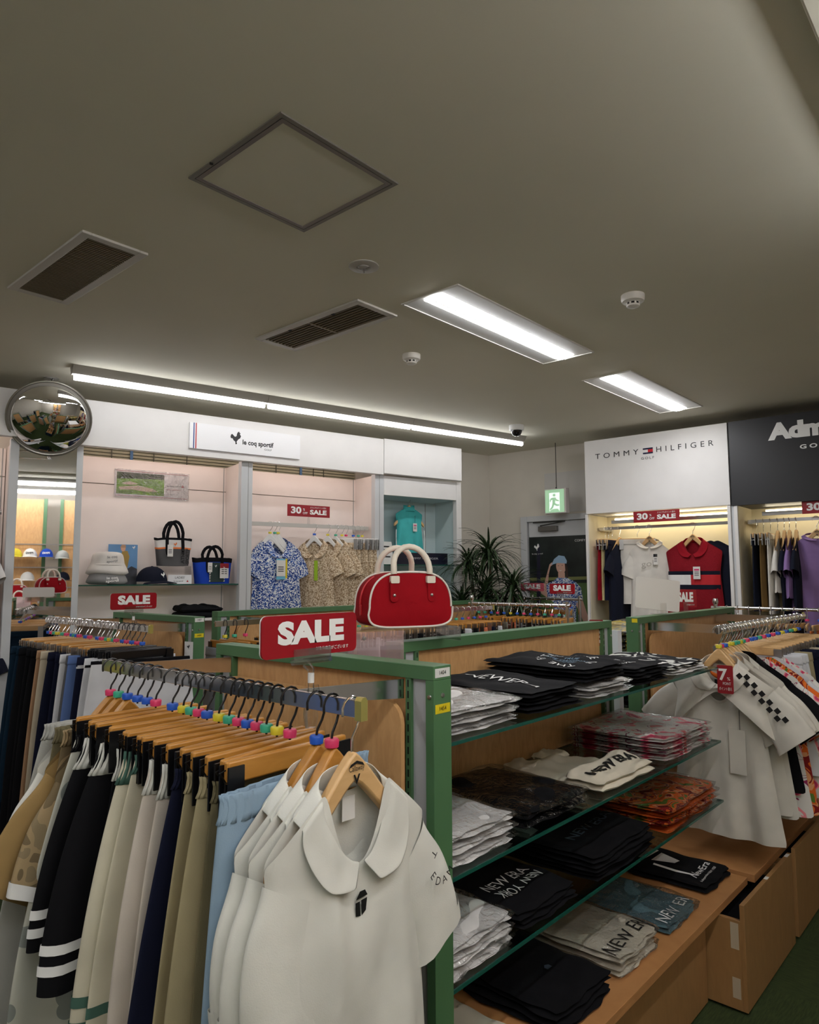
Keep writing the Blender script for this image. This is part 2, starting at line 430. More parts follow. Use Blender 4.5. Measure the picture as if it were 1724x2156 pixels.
troffer(-2.135, -1.80, 2.334, 3.588, 'large recessed ceiling light beside the louvred vent')
troffer(-2.135, -1.80, 4.065, 5.306, 'smaller-looking recessed ceiling light farther back, nearer the back wall')
troffer(-2.135, -1.80, -1.3, -.05, 'added recessed ceiling light behind the viewer, unseen, brightening the front of the shop')  # out-of-frame light added to brighten the front of the shop
troffer(-4.2, -3.86, -.9, .35, 'added recessed ceiling light left of the viewer, outside the frame, brightening the racks')  # added fill for the near racks, left of the frame
# tube light row along the left wall: one slim housing, three lamps
for i in range(3):
    lab = ['tube light nearest the round mirror, first of the row along the left wall', 'middle tube light of the row along the left wall', 'tube light at the far end of the row, next to the dome camera'][i]
    s0 = .765+1.253*i; dn = 4.505
    t = thing('tube_light', lab, 'tube light', A(s0, dn, CEIL), RA)
    q = MB(); q.prism([(0, 0)], 0) if 0 else None
    q.add([(0, -.05, 0), (0, .05, 0), (0, .022, -.05), (0, -.022, -.05), (1.25, -.05, 0), (1.25, .05, 0), (1.25, .022, -.05), (1.25, -.022, -.05)],
          [(0, 1, 2, 3), (7, 6, 5, 4), (0, 3, 7, 4), (1, 5, 6, 2), (3, 2, 6, 7)])
    q.build('housing', mat('housing_grey', (150, 146, 138), .5), t, smooth=False)
    q = MB(); q.tube([(.015, 0, -.066), (1.235, 0, -.066)], .019, 12)
    q.build('lamp', TUBEM, t)
# tube light over the aisle to the right (outside the frame; seen in the wall mirror)
t = thing('tube_light', 'tube light over the cap display aisle, seen in the wall mirror', 'tube light', (.02, .3, CEIL-.022), PI/2)
bxp('housing', 0, 2.5, -.04, .04, -.045, 0, mat('housing_grey', (0, 0, 0)), t)
MB().tube([(.02, 0, -.066), (2.48, 0, -.066)], .022, 12).build('lamp', emit('aisle_tube_light', (252, 252, 255), 33.0), t)
for (x_, y_, lb) in ((.02, -2.3, 'added tube light over the aisle behind the viewer, brightening the front'), (.95, -.6, 'added tube light over the cap shelf at the right of the viewer, brightening the front')):
    c_ = dup(t); place(c_, (x_, y_, CEIL-.022), PI/2, lb)  # both copies are additions outside the frame that brighten the near racks

# convex mirror
cm = A(0, 0)
t = thing('convex_mirror', 'round convex security mirror hanging from the ceiling', 'convex mirror', (-4.60, 1.74, CEIL))
nrm = Vector((.80, -.27, -.46)).normalized()
Mx = Matrix.Translation((.0, 0, -.262)) @ nrm.to_track_quat('Z', 'Y').to_matrix().to_4x4()
Rm = .236
MB().lathe([(Rm, .0), (Rm*.9, .019), (Rm*.75, .043), (Rm*.5, .073), (Rm*.25, .091), (0, .097)], 48, Mx).build('mirror_face', mat('mirror_silver', (245, 245, 245), .015, 1), t, sub=2)
MB().tube([Mx @ Vector(((Rm+.004)*cos(a), (Rm+.004)*sin(a), -.004)) for a in [2*PI*i/48 for i in range(49)]], .007, 8).build('rim', mat('mirror_rim', (160, 158, 150), .3, .8), t)
MB().lathe([(Rm, -.006), (Rm*.95, -.02), (.05, -.03), (0, -.03)], 32, Mx).build('back', mat('housing_grey', (0, 0, 0)), t)
MB().lathe([(.045, 0), (.045, -.008), (.02, -.014), (0, -.014)], 20).build('ceiling_mount', CHROME, t)
MB().tube([(0, 0, -.01), (-.04, .03, -.08), (-.06, .04, -.2), Mx @ Vector((0, 0, -.03))], .009, 8).build('arm', CHROME, t)

# ------------------------------------------------------------------ left wall display (frame A)
def fr(t_, RZ): return t_
dA = 5.0
t = thing('wall_display_unit', 'white lit shelving wall unit with a tall header along the left wall', 'wall display', (0, 0, 0), RA)
def aseg(name, s0, s1, d0, d1, z0, z1, m_, bev=.002): return bxp(name, s0, s1, d0, d1, z0, z1, m_, t, bev)
aseg('header_panel', -.6, .569, 4.94, 5.0, 2.435, 2.735, WHITEM); aseg('header_panel', .571, 3.300, 4.95, 5.0, 2.425, 2.732, WHITEM)
aseg('header_panel', 3.303, 4.165, 4.945, 5.0, 2.437, 2.738, WHITEM); aseg('header_top', -.6, 4.16, 5.0, 5.38, 2.71, 2.73, WHITEM)
for (a, b_) in ((.518, .568), (.902, .942), (2.045, 2.135), (3.245, 3.335)): aseg('post', a, b_, 5.0, 5.06, 0, 2.43, GREYW)
for a in (2.098, 3.288): aseg('slotted_strip', a, a+.004, 4.998, 5.0, 0, 2.43, mat('strip_grey', (150, 152, 150), .5))
for (a, b_) in ((.535, .555), (.912, .93), (2.06, 2.12), (3.26, 3.32)): aseg('side_panel', a, b_, 5.06, 5.37, 0, 2.425, PINKW)
for (a, b_) in ((-.6, .53), (.93, 2.06), (2.12, 3.26)):
    aseg('back_panel', a, b_, 5.35, 5.37, 0, 2.226, PINKW); aseg('upper_back_panel', a, b_, 5.35, 5.37, 2.231, 2.42, PINKW)
    aseg('slot_track', b_-.022, b_-.016, 5.346, 5.3505, 0, 2.42, mat('strip_grey', (0, 0, 0)))
# show case (third bay)
CASEM = mat('case_pale_blue', (205, 222, 224), .5)
aseg('case_valance', 3.335, 4.14, 4.998, 5.02, 2.258, 2.425, WHITEM); aseg('end_post', 4.14, 4.198, 4.995, 5.05, 0, 2.43, WHITEM)
aseg('case_top', 3.335, 4.14, 5.02, 5.36, 2.258, 2.27, CASEM); aseg('case_side', 4.165, 4.185, 5.05, 5.37, 0, 2.42, CASEM)
aseg('case_side', 3.322, 3.338, 5.06, 5.37, 0, 2.42, CASEM); aseg('case_back', 3.335, 4.165, 5.35, 5.37, 0, 2.42, CASEM)
aseg('slot_track', 4.04, 4.046, 5.346, 5.3505, 0, 2.25, mat('strip_grey', (0, 0, 0)))
aseg('base_shelf', .93, 2.06, 5.0, 5.35, 1.245, 1.262, WHITEM); aseg('base_shelf', 3.335, 4.14, 5.0, 5.35, .9, .92, WHITEM)
aseg('led_bar', .96, 2.0, 5.005, 5.03, 2.50, 2.52, emit('bay_lamp', (255, 232, 222), STRIP)); aseg('led_bar', 2.16, 3.2, 5.005, 5.03, 2.50, 2.52, emit('bay_lamp', (255, 232, 222), STRIP))
aseg('led_bar', -.5, .5, 5.005, 5.03, 2.50, 2.52, emit('bay_lamp', (255, 232, 222), STRIP))
def glass_shelf(x0, x1, y0, y1, z, loc, rz, label, dark=False, group=None, th=.008):
    t = thing('glass_shelf', label, 'glass shelf', loc, rz, group)
    q = MB(); a = .004
    q.box(x0+a, x1-a, y0+a, y1-a, z, z+th)
    q.build('glass_pane', GLASS, t, smooth=False)
    q = MB(); q.box(x0, x1, y0, y0+a, z, z+th); q.box(x0, x1, y1-a, y1, z, z+th); q.box(x0, x0+a, y0+a, y1-a, z, z+th); q.box(x1-a, x1, y0+a, y1-a, z, z+th)
    q.build('glass_edge', GEDGE, t, smooth=False)
    return t
g = glass_shelf(.945, 2.055, 5.02, 5.34, 1.500, (0, 0, 0), RA, 'green-edged glass shelf holding the hats and tote bags')
q = MB(); q.box(.942, .952, 5.03, 5.33, 1.490, 1.4995); q.box(2.047, 2.057, 5.03, 5.33, 1.490, 1.4995); q.build('bracket', STEEL, g, smooth=False)
glass_shelf(3.345, 4.15, 5.03, 5.34, 1.655, (0, 0, 0), RA, 'glass shelf under the turquoise sleeveless top')
glass_shelf(3.345, 4.15, 5.03, 5.34, 1.40, (0, 0, 0), RA, 'lower glass shelf in the pale blue showcase')
# header sign
t = thing('brand_sign', 'white header sign reading le coq sportif golf with a rooster', 'sign', A(2.06, 4.949, 2.57), RA)
MB().box(-.437, .437, -.019, 0, -.094, .094).build('board', mat('sign_white', (240, 240, 242), .4), t, smooth=False, bevel=.001)
F = (0, -.0195, 0)
text('lettering', 'le coq sportif', .036, (.085, -.0195, -.010), (1, 0, 0), (0, 0, 1), BLACKI, t, .03, .25)
text('lettering', 'GOLF', .013, (.165, -.0195, -.048), (1, 0, 0), (0, 0, 1), BLACKI, t, 0, .06)
flat('rooster_emblem', [ROOSTER], (-.085, -.0195, .018), (1, 0, 0), (0, 0, 1), BLACKI, t, k=.10)
flat('blue_stripe', [[(-.012, -.093), (-.004, -.093), (-.004, .093), (-.012, .093)]], (-.40, -.0195, 0), (1, 0, 0), (0, 0, 1), mat('stripe_blue', (40, 70, 140), .4), t)
flat('red_stripe', [[(.004, -.093), (.012, -.093), (.012, .093), (.004, .093)]], (-.40, -.0195, 0), (1, 0, 0), (0, 0, 1), mat('stripe_red', (190, 50, 60), .4), t)
# tall mirror between the posts
t = tag(MB().box(.568, .902, 5.0, 5.012, .1, 2.425).build('wall_mirror', mat('mirror_silver', (0, 0, 0)), rz=RA, smooth=False), 'tall narrow wall mirror between two grey posts', 'mirror')

# poster with a golf course
t = thing('golf_course_poster', 'small landscape poster of a green golf course with sand bunkers in a clear sleeve', 'poster', A(1.49, 5.349, 2.245), RA)
bxp('card', -.268, .268, -.004, 0, -.1, .1, mat('poster_white', (236, 230, 230), .4), t)
def fl(name, polys, m_, lift=0, y=-.0042): return flat(name, polys, (0, y, 0), (1, 0, 0), (0, 0, 1), m_, t, lift=lift)
fl('photo', [[(-.255, -.08), (.085, -.08), (.085, .08), (-.255, .08)]], mat('grass_photo', (120, 170, 50), .5, 0, .2, vs=20))
fl('tree_line', [[(-.255, .03), (.085, .045), (.085, .08), (-.255, .08)]], fab_pat('photo_green', 'photo_green'), .0006)
fl('bunker', [[(-.22, .0), (-.16, .015), (-.1, .0), (-.14, -.01), (-.2, -.01)], [(-.24, -.03), (-.1, -.012), (.0, -.03), (.04, -.05), (-.05, -.055), (-.15, -.045), (-.23, -.05)]], mat('sand', (222, 200, 172), .6), .0006)
fl('border_line', [[(-.262, .088), (.262, .088), (.262, .091), (-.262, .091)], [(-.262, -.094), (.262, -.094), (.262, -.091), (-.262, -.091)]], mat('stripe_red', (0, 0, 0)), .0006)
text('caption', 'le coq sportif', .012, (.165, -.0045, .0), (1, 0, 0), (0, 0, 1), BLACKI, t, .01, .12)
text('caption', 'GOLF COLLECTION', .006, (.155, -.0045, -.028), (1, 0, 0), (0, 0, 1), mat('stripe_red', (0, 0, 0)), t, .01, .1)
flat('logo_mark', [[(-.012, -.01), (.012, -.01), (0, .012)]], (.225, -.0048, .004), (1, 0, 0), (0, 0, 1), mat('stripe_red', (0, 0, 0)), t)
MB().box(-.272, .272, -.010, -.009, -.104, .104).build('clear_sleeve', BAG, t, smooth=False)

# portrait leaflet
t = thing('golf_leaflet', 'blue portrait leaflet showing a golfer in an ochre shirt, behind the bucket hats', 'leaflet', A(1.285, 5.30, 1.508), RA)
bxp('card', -.1, .1, -.003, 0, 0, .285, mat('sky_photo', (98, 148, 198), .5, 0, .08, vs=5), t)
def fl2(name, polys, m_, lift=0, o=(0, -.0032, 0)): return flat(name, polys, o, (1, 0, 0), (0, 0, 1), m_, t, lift=lift)
fl2('rock', [[(-.1, .0), (.1, .0), (.1, .11), (.06, .13), (.0, .09), (-.1, .07)]], mat('rock_photo', (60, 62, 70), .6, 0, .2, vs=30), .0002)
fl2('golfer_body', [[(-.02, .1), (.03, .1), (.045, .2), (.03, .24), (-.005, .24), (-.02, .19)]], mat('ochre_photo', (170, 140, 70), .6), .0006)
fl2('golfer_head', [ell(.0, .255, .016, .02)], mat('skin_photo', (222, 170, 140), .6), .0008); fl2('cap', [[(-.022, .262), (.018, .262), (.016, .282), (-.01, .284)]], mat('cap_photo', (190, 150, 120), .6), .001)
fl2('rooster_emblem', [[(x*.025+.075, z*.025+.265) for x, z in ROOSTER]], WHITEI, .0006)

# bucket hats
def bucket(label, m_, loc, rz, hz, txt):
    t = thing('bucket_hat', label, 'hat', loc, rz)
    q = MB(); k = hz; prof = [(.140*k, 0), (.122*k, .035), (.106*k, .072), (.100*k, .078), (.095*k, .125), (.088*k, .148), (.070*k, .160), (.03, .164), (0, .164)]
    q.lathe(prof, 40); q.v = [(x*(1.06+.03*sin(3*math.atan2(y, x))*(z < .05)), y*.95, z+.008*sin(2*math.atan2(y, x))*(z < .04)) for x, y, z in q.v]
    q.build('crown_and_brim', m_, t, sub=1)
    MB().lathe([(.1055*k, .070), (.1060*k, .0735), (.1025*k, .077)], 40).build('band_seam', m_, t)
    for i, (s_, z_) in enumerate(txt):
        def hf(p_, z_=z_):
            a = p_.x/.095; rr = (.0985+max(0, .075-p_.z)*.50)*k+.004+(.12-p_.z)*.04
            return Vector((rr*sin(a)*1.03, -rr*cos(a), p_.z))
        text('embroidery', s_, .017, (.015, -.1, z_), (1, 0, .1), (0, 0, 1), mat('thread', (110, 110, 112), .6) if m_ is HATW else WHITEI, t, .01, None, hf)
    return t
HATW = fab('hat_white', (222, 218, 212)); HATG = fab('hat_grey', (150, 150, 150))
bucket('grey bucket hat lying on the glass shelf under a white one', HATG, A(1.155, 5.17, 1.509), RA-.1, 1.0, [('le coq', .045), ('sportif', .025)])
bucket('white bucket hat stacked on top of the grey bucket hat', HATW, A(1.155, 5.17, 1.571), RA-.1, 1.03, [('le coq', .125), ('sportif', .095)])
# cap builder
def cap(label, m_, loc, rz, brim=None, logo=None, tilt=0, emblem=None, name='baseball_cap', lm=None):
    t = thing(name, label, 'cap', loc, rz)
    q = MB().grid(lambda u, v: (.088*cos(2*PI*u)*cos(v*PI/2)**.9, .1*sin(2*PI*u)*cos(v*PI/2)**.9+.0, .018+.108*sin(v*PI/2)), 28, 9, True); q.build('crown', m_, t, sub=1)
    def bf(u, v):
        a = -1.25+2.5*u; rr = .098+.07*v*cos(a*.9)
        return (.92*rr*sin(a), -rr*cos(a), .022-.014*v-.02*(abs(a)/1.25)**2*.6)
    MB().grid(bf, 15, 5).build('brim', brim or m_, t, solid=.003)
    MB().lathe([(.006, .122), (.006, .128), (0, .129)], 10).build('top_button', m_, t)
    if logo:
        text('logo', logo, .026, (0, -.1, .062), (1, 0, 0), (0, 0, 1), lm or BLACKI, t, .03, .09, lambda p_: Vector((p_.x, -(.101*math.sqrt(max(0, 1-((p_.z-.018)/.112)**2)))*math.sqrt(max(.05, 1-(p_.x/.088)**2))-.002, p_.z)))
    if emblem:
        flat('rooster_emblem', [ROOSTER], (0, -.097, .066), (1, 0, 0), (0, .25, 1), WHITEI, t, k=.04)
    return t
NAVY = fab('navy_fabric', (22, 26, 42)); BLK = fab('black_fabric', (14, 14, 18))
cap('navy baseball cap with a small white rooster emblem on the glass shelf', NAVY, A(1.455, 5.17, 1.509), RA+.5, emblem=1).scale = (1.15, 1.15, 1.0)
# small sign card
t = thing('name_card', "small white card reading LADIES' beside the navy cap", 'card', A(1.64, 5.12, 1.509), RA)
bxp('card', -.085, .085, -.002, 0, 0, .065, mat('sign_white', (0, 0, 0)), t)
text('caption', "LADIES'", .016, (0, -.0025, .045), (1, 0, 0), (0, 0, 1), BLACKI, t, 0); text('caption', 'le coq sportif', .009, (-.01, -.0025, .02), (1, 0, 0), (0, 0, 1), BLACKI, t, .01)
flat('logo_mark', [[(-.008, -.006), (.008, -.006), (0, .009)]], (.055, -.0027, .02), (1, 0, 0), (0, 0, 1), mat('stripe_red', (0, 0, 0)), t)
# totes
def tote(label, loc, rz, W, H, D, sections, handle, hm, hh, extra):
    t = thing('tote_bag', label, 'bag', loc, rz)
    def sh(u, v, g=0):
        a = 2*PI*u; ww = W/2*(.78+.22*v); dd = D/2*(1-.55*v)
        c_, s_ = cos(a), sin(a); e = .45
        return (ww*(abs(c_)**e)*(1 if c_ > 0 else -1)*(1+g), dd*(abs(s_)**e)*(1 if s_ > 0 else -1)*(1+g), v*H+.004*sin(a*3)*v)
    for (nm, a0, a1, mm, g) in sections:
        MB().grid(lambda u, v: sh(u, a0+(a1-a0)*v, g), 40, 8, True).build(nm, mm, t)
    MB().grid(lambda u, v: (W/2*.76*(2*u-1), D/2*.8*(2*v-1), .002), 2, 2).build('base', sections[0][3], t, smooth=False)
    for sy in (-1, 1):
        y = sy*D*.27
        pts = [(-handle, y*1.35, H*.35), (-handle, y*1.2, H*.75), (-handle*.98, y, H)]+[(-handle*cos(PI*i/10), y+sy*.01, H+hh*sin(PI*i/10)) for i in range(1, 10)]+[(handle*.98, y, H), (handle, y*1.2, H*.75), (handle, y*1.35, H*.35)]
        q = MB()
        for a_, b_ in zip(pts[:-1], pts[1:]): pass
        q.tube(pts, .012, 8, flat=.35); q.build('handle', hm, t)
    extra(t)
    return t
DG = fab('tote_dark_grey', (84, 84, 86)); TW = fab('tote_white', (214, 212, 210)); ORG = mat('tote_orange', (226, 120, 50), .6); BLUEF = fab('tote_blue', (28, 66, 176))
def pricetag(t, x, y, z, w=.04, h=.08, rz=0, red=False, name='price_tag'):
    q = MB(); q.box(-w/2, w/2, -.0012, 0, -h, 0, Matrix.Translation((x, y, z)) @ Matrix.Rotation(rz, 4, 'Z'))
    o = q.build(name, TAG, t, smooth=False)
    q = MB(); M_ = Matrix.Translation((x, y, z)) @ Matrix.Rotation(rz, 4, 'Z')
    for i in range(3): q.box(-w*.33, w*.3, -.0018, -.0013, -h*(.45+.13*i), -h*(.40+.13*i), M_)
    q.build('printed_lines', BLACKI, o, smooth=False)
    if red:
        MB().box(-w*.35, w*.35, -.0018, -.0013, -h*.32, -h*.18, M_).build('discount_print', mat('tag_pink_print', (214, 60, 120), .5), o, smooth=False)
    return o
def ex1(t):
    flat('rooster_emblem', [ROOSTER], (.0, -.054, .155), (1, 0, 0), (0, 0, 1), ORG, t, k=.03)
    for i, s_ in enumerate(('ATHLE', 'SPORTIF')): text('lettering', s_, .024, (.05+.035*i, -.066, .07), (0, 0, 1), (-1, 0, 0), BLACKI, t, .03, .11)
    pricetag(t, -.045, -.072, .15, .04, .085)
tote('grey and white tote bag with an orange band and black strap handles', A(1.6, 5.17, 1.640), RA+.05, .27, .20, .13, [('lower_body', 0, .62, DG, 0), ('orange_band', .6, .66, ORG, .02), ('upper_body', .66, .93, TW, 0), ('black_rim', .92, 1, BLK, .02)], .058, BLK, .12, ex1)
def ex2(t):
    flat('rooster_emblem', [ROOSTER], (.0, -.062, .13), (1, 0, 0), (0, 0, 1), WHITEI, t, k=.02)
    MB().grid(lambda u, v: (-.055+.12*u, -.0725*(1-.45*v)-.002, .012+.145*v), 6, 5).build('dark_green_panel', mat('tote_green', (18, 44, 40), .7), t)
    pricetag(t, -.055, -.076, .155, .035, .07); o = pricetag(t, .06, -.076, .15, .07, .11, red=True)
    bxp('red_header', .025, .095, -.0785, -.0775, .115, .15, REDC, o)
    for s in (-1, 1):
        text('webbing_print', 'le coq sportif', .013, (.055*s*1.05, -.079, .07), (0, 0, 1), (-1, 0, 0), WHITEI, t, .01, .11)
tote('blue and dark green tote bag with a black rim and printed webbing handles', A(1.885, 5.14, 1.509), RA+.12, .31, .19, .14, [('lower_body', 0, .84, BLUEF, 0), ('black_rim', .83, 1, BLK, .015)], .06, BLK, .085, ex2)
bxp('clear_stand', -.11, .11, -.06, .06, 0, .130, CLEAR, None) if 0 else None
t = thing('display_riser', 'clear acrylic riser holding up the grey and white tote', 'display stand', A(1.6, 5.19, 1.509), RA)
q = MB(); q.box(-.12, .12, -.07, .07, .124, .129); q.box(-.12, -.115, -.07, .07, 0, .124); q.box(.115, .12, -.07, .07, 0, .124); q.build('riser_sheet', CLEAR, t, smooth=False)

# ------------------------------------------------------------------ sale signs
def redsign(label, loc, rz, w_, h_, txt='SALE', faded=False, clip=True, drop=.1, small=True, rad=.012):
    t = thing('sale_sign', label, 'sign', loc, rz)
    rm = REDS if not faded else mat('sale_red_faded', (206, 92, 108), .3)
    MB().prism(rrect(w_, h_, rad), .004).build('board', [rm], t, smooth=False)
    MB().prism(rrect(w_, h_, rad), .003, Matrix.Translation((0, .0036, 0))).build('white_backing', WHITEI, t, smooth=False)
    text('lettering', txt, h_*.50, (0, -.0022, h_*.05), (1, 0, 0), (0, 0, 1), WHITEI, t, .058, w_*.70)
    if small: text('small_print', '対象外商品がございます', h_*.075, (w_*.22, -.0022, -h_*.36), (1, 0, 0), (0, 0, 1), WHITEI, t, 0, w_*.36)
    if clip:
        q = MB(); q.box(-.045, .045, -.007, -.0035, -h_/2-.01, -h_/2+.014); q.tube([(-.047, -.002, -h_/2-.010), (.047, -.002, -h_/2-.010)], .006, 10)
        q.build('card_grip', CLEAR, t, smooth=False)
        q = MB(); zt = -h_/2-.016
        q.tube([(-.012, 0, zt), (0, 0, zt-.012), (0, 0, zt-.02)], [.008, .007, .006], 10); q.tube([(0, 0, zt-.036), (0, 0, zt-drop*.55)], .006, 10)
        q.tube([(0, 0, zt-drop*.5), (0, 0, zt-drop*.7), (0, 0, zt-drop), (0, 0, zt-drop-.02)], [.009, .014, .017, .012], 12, flat=.6)
        q.tube([(.012, 0, zt-drop*.42), (.016, 0, zt-drop*.7)], .006, 8)
        q.build('clip', CLEAR, t)
        MB().tube([(0, 0, zt-.018), (0, 0, zt-.036)], .0062, 10).build('swivel_collar', WHITEP, t)
    return t
redsign('large red SALE sign clipped on the nearest clothes rail', (-1.055, .895, 1.441), PI/2, .236, .078)
redsign('red SALE sign clipped on the rail by the left wall shelves', (-3.27, 1.66, 1.441), PI/2, .232, .078)
redsign('faded pinkish SALE sign on the far round rails', (-3.40, 5.45, 1.459), 0, .24, .072, faded=True, small=False)
redsign('small red SALE sign on the far rails in front of the door poster', (-2.72, 4.78, 1.459), 0, .215, .078)
def offsign(label, loc, rz, w_, h_):
    t = thing('discount_sign', label, 'sign', loc, rz)
    MB().box(-w_/2, w_/2, -.003, 0, -h_/2, h_/2).build('board', REDC, t, smooth=False)
    text('lettering', '30', h_*.55, (-w_*.3, -.0035, 0), (1, 0, 0), (0, 0, 1), WHITEI, t, .04, w_*.24)
    text('lettering', '%', h_*.2, (-w_*.12, -.0035, h_*.1), (1, 0, 0), (0, 0, 1), WHITEI, t, .01); text('lettering', 'OFF', h_*.2, (-w_*.09, -.0035, -h_*.2), (1, 0, 0), (0, 0, 1), WHITEI, t, .01, w_*.11)
    text('lettering', 'SALE', h_*.38, (w_*.22, -.0035, -h_*.1), (1, 0, 0), (0, 0, 1), WHITEI, t, .045, w_*.40)
    text('small_print', 'さらに7％ポイント還元', h_*.12, (w_*.22, -.0035, h_*.3), (1, 0, 0), (0, 0, 1), WHITEI, t, 0, w_*.38)
    return t
o = offsign('red 30 percent OFF SALE sign over the blue patterned shirt', A(2.668, 5.10, 2.09), RA, .385, .095)
MB().tube([(0, 0, -.048), (0, 0, -.075), (0, .0, -.115)], [.006, .012, .012], 8, flat=.5).build('clip', CLEAR, o)
offsign('red 30 percent OFF SALE sign under the white brand header', T(-2.097, 5.70, 2.042), RT, .38, .092)
offsign('red 30 percent OFF SALE sign cut off by the right edge, under the black header', T(-.85, 5.72, 2.042), RT, .38, .092)
def sevensign(label, loc, rz, w_=.062, h_=.115):
    t = thing('point_card', label, 'sign', loc, rz)
    MB().prism(rrect(w_, h_, .006), .0015).build('card', REDC, t, smooth=False)
    text('lettering', '7', h_*.4, (-w_*.12, -.0012, h_*.15), (1, 0, 0), (0, 0, 1), WHITEI, t, .03); text('lettering', '%', h_*.12, (w_*.22, -.0012, h_*.02), (1, 0, 0), (0, 0, 1), WHITEI, t)
    text('lettering', 'POINT', h_*.1, (w_*.1, -.0012, -h_*.15), (1, 0, 0), (0, 0, 1), WHITEI, t, 0, w_*.5); text('lettering', 'ポイント還元', h_*.09, (0, -.0012, -h_*.34), (1, 0, 0), (0, 0, 1), WHITEI, t, 0, w_*.8)
    return t
sevensign('small red 7 percent point card on the end post of the long wooden panel', (-1.50, 2.93, 1.30), .35)
sevensign('small red 7 percent point card hanging from the top glass shelf corner', (-1.00, 3.072, 1.125), .1)

# ------------------------------------------------------------------ hangers (origin = where the hook touches the rail)
def hook_pts(r_=.023, drop=.075):
    pts = [(-r_*.95, 0, -r_*1.25)]
    for i in range(9):
        a = math.radians(195-i*27); pts.append((r_*cos(a), 0, -r_+r_*sin(a)+.003))
    pts += [(r_*.55, 0, -r_*2.2), (.002, 0, -r_*2.9), (0, 0, -drop), (0, 0, -drop-.022)]
    return pts
def chipmb(z): return MB().lathe([(.007, z-.012), (.0125, z-.012), (.0135, z), (.0115, z+.003), (.007, z+.003)], 14)
def make_hanger(kind, hookm, wm, label, chip=None, cat='hanger', hr=.0021):
    nm = {'arch': 'wooden_hanger', 'clip': 'clip_hanger', 'white': 'plastic_hanger', 'blackclip': 'clip_hanger', 'steelclip': 'clip_hanger'}[kind]
    t = thing(nm, label, cat)
    # the hook opening faces along local y (across the rail) - hanger body along local x
    MB().tube([(y*0, x, z) if 0 else (x, y, z) for x, y, z in hook_pts()], hr, 8).build('hook', hookm, t)
    if kind in ('arch', 'white'):
        th = .014 if kind == 'arch' else .010
        n = 12; top = []; bot = []
        for i in range(-n, n+1):
            u = i/n; x = .160*u
            zt = -.090-.172*abs(u)**(1.15-.3*abs(u))
            zb = zt-(.050-.020*abs(u))
            top.append((x, zt)); bot.append((x, min(zb, zt-.02)))
        q = MB(); q.prism(top+bot[::-1], th*1.6)
        q.build('hanger_body', wm, t, bevel=.005)
    else:
        b = MB().box(-.145, .145, -.007, .007, -.150, -.110)
        b.build('hanger_bar', wm, t, bevel=.004)
        cmt = {'clip': BLACKP, 'blackclip': BLACKP, 'steelclip': STEEL}[kind]
        for s in (-1, 1):
            q = MB(); q.box(s*.132-.017, s*.132+.017, -.015, -.011, -.205, -.118); q.box(s*.132-.017, s*.132+.017, .011, .015, -.205, -.118)
            q.box(s*.132-.010, s*.132+.010, -.011, .011, -.168, -.160)
            q.tube([(s*.132+.013*cos(a), .011*sin(a), -.146) for a in [2*PI*i/10 for i in range(11)]], .0018, 6)
            q.tube([(s*.145, 0, -.125), (s*.158, 0, -.128), (s*.145, 0, -.145)], .0016, 6)
            q.build('clip', cmt, t, smooth=False, bevel=.001)
    if chip: chipmb(-.080).build('size_chip', CHIPC[chip], t)
    return t
PROTO = {}
def hanger(kind, hm, wm, chip, loc, rz, label, group=None, hr=.0021):
    k = (kind, hm.name, wm.name, chip)
    if k not in PROTO:
        PROTO[k] = make_hanger(kind, hm, wm, label, chip, hr=hr); o = PROTO[k]
        if 'group' in o: del o['group']
    else:
        o = dup(PROTO[k])
        if 'group' in o: del o['group']
    return place(o, loc, rz, label, group)

# ------------------------------------------------------------------ garments (origin = rail contact above the neck / waist)
def shirt_funcs(w_, L, th, slope, neck, hem, z0, fa, seed, fd=.09, bd=.02, crop=1):
    rr = random.Random(seed); ph = [rr.uniform(0, 6.28) for _ in range(4)]; kk = [rr.uniform(5, 9), rr.uniform(11, 17)]
    def halfw(t):
        if t < .28: return w_+(w_*.90-w_)*(t/.28)
        return w_*.90+(hem-w_*.90)*((t-.28)/.72)**1.2
    def f(u, t, side):
        x0 = halfw(0)*u; x = halfw(t)*u
        ax = abs(x0)
        if ax < neck: zt = (-fd if side < 0 else -bd)*(1-(ax/neck)**2.2)
        else: zt = -(ax-neck)/(w_-neck)*slope
        Lx = L*(crop+(1-crop)*abs(u)**1.2)
        z = zt+(-Lx-zt)*t
        e = math.sqrt(max(0, 1-u**4)); bul = max(.0135, th*.45)+(th-max(.0135, th*.45))*min(1, t*3.2) if th > .0135 else .0135
        y = side*bul*e
        y += (sin(kk[0]*u+ph[0]+1.3*t)*.6+sin(kk[1]*u+ph[1]-t)*.4)*fa*t*e
        y += side*.004*sin(9*t+3*u+ph[2])*e*min(1, t*4)
        return (x, y, z0+z)
    return f, halfw
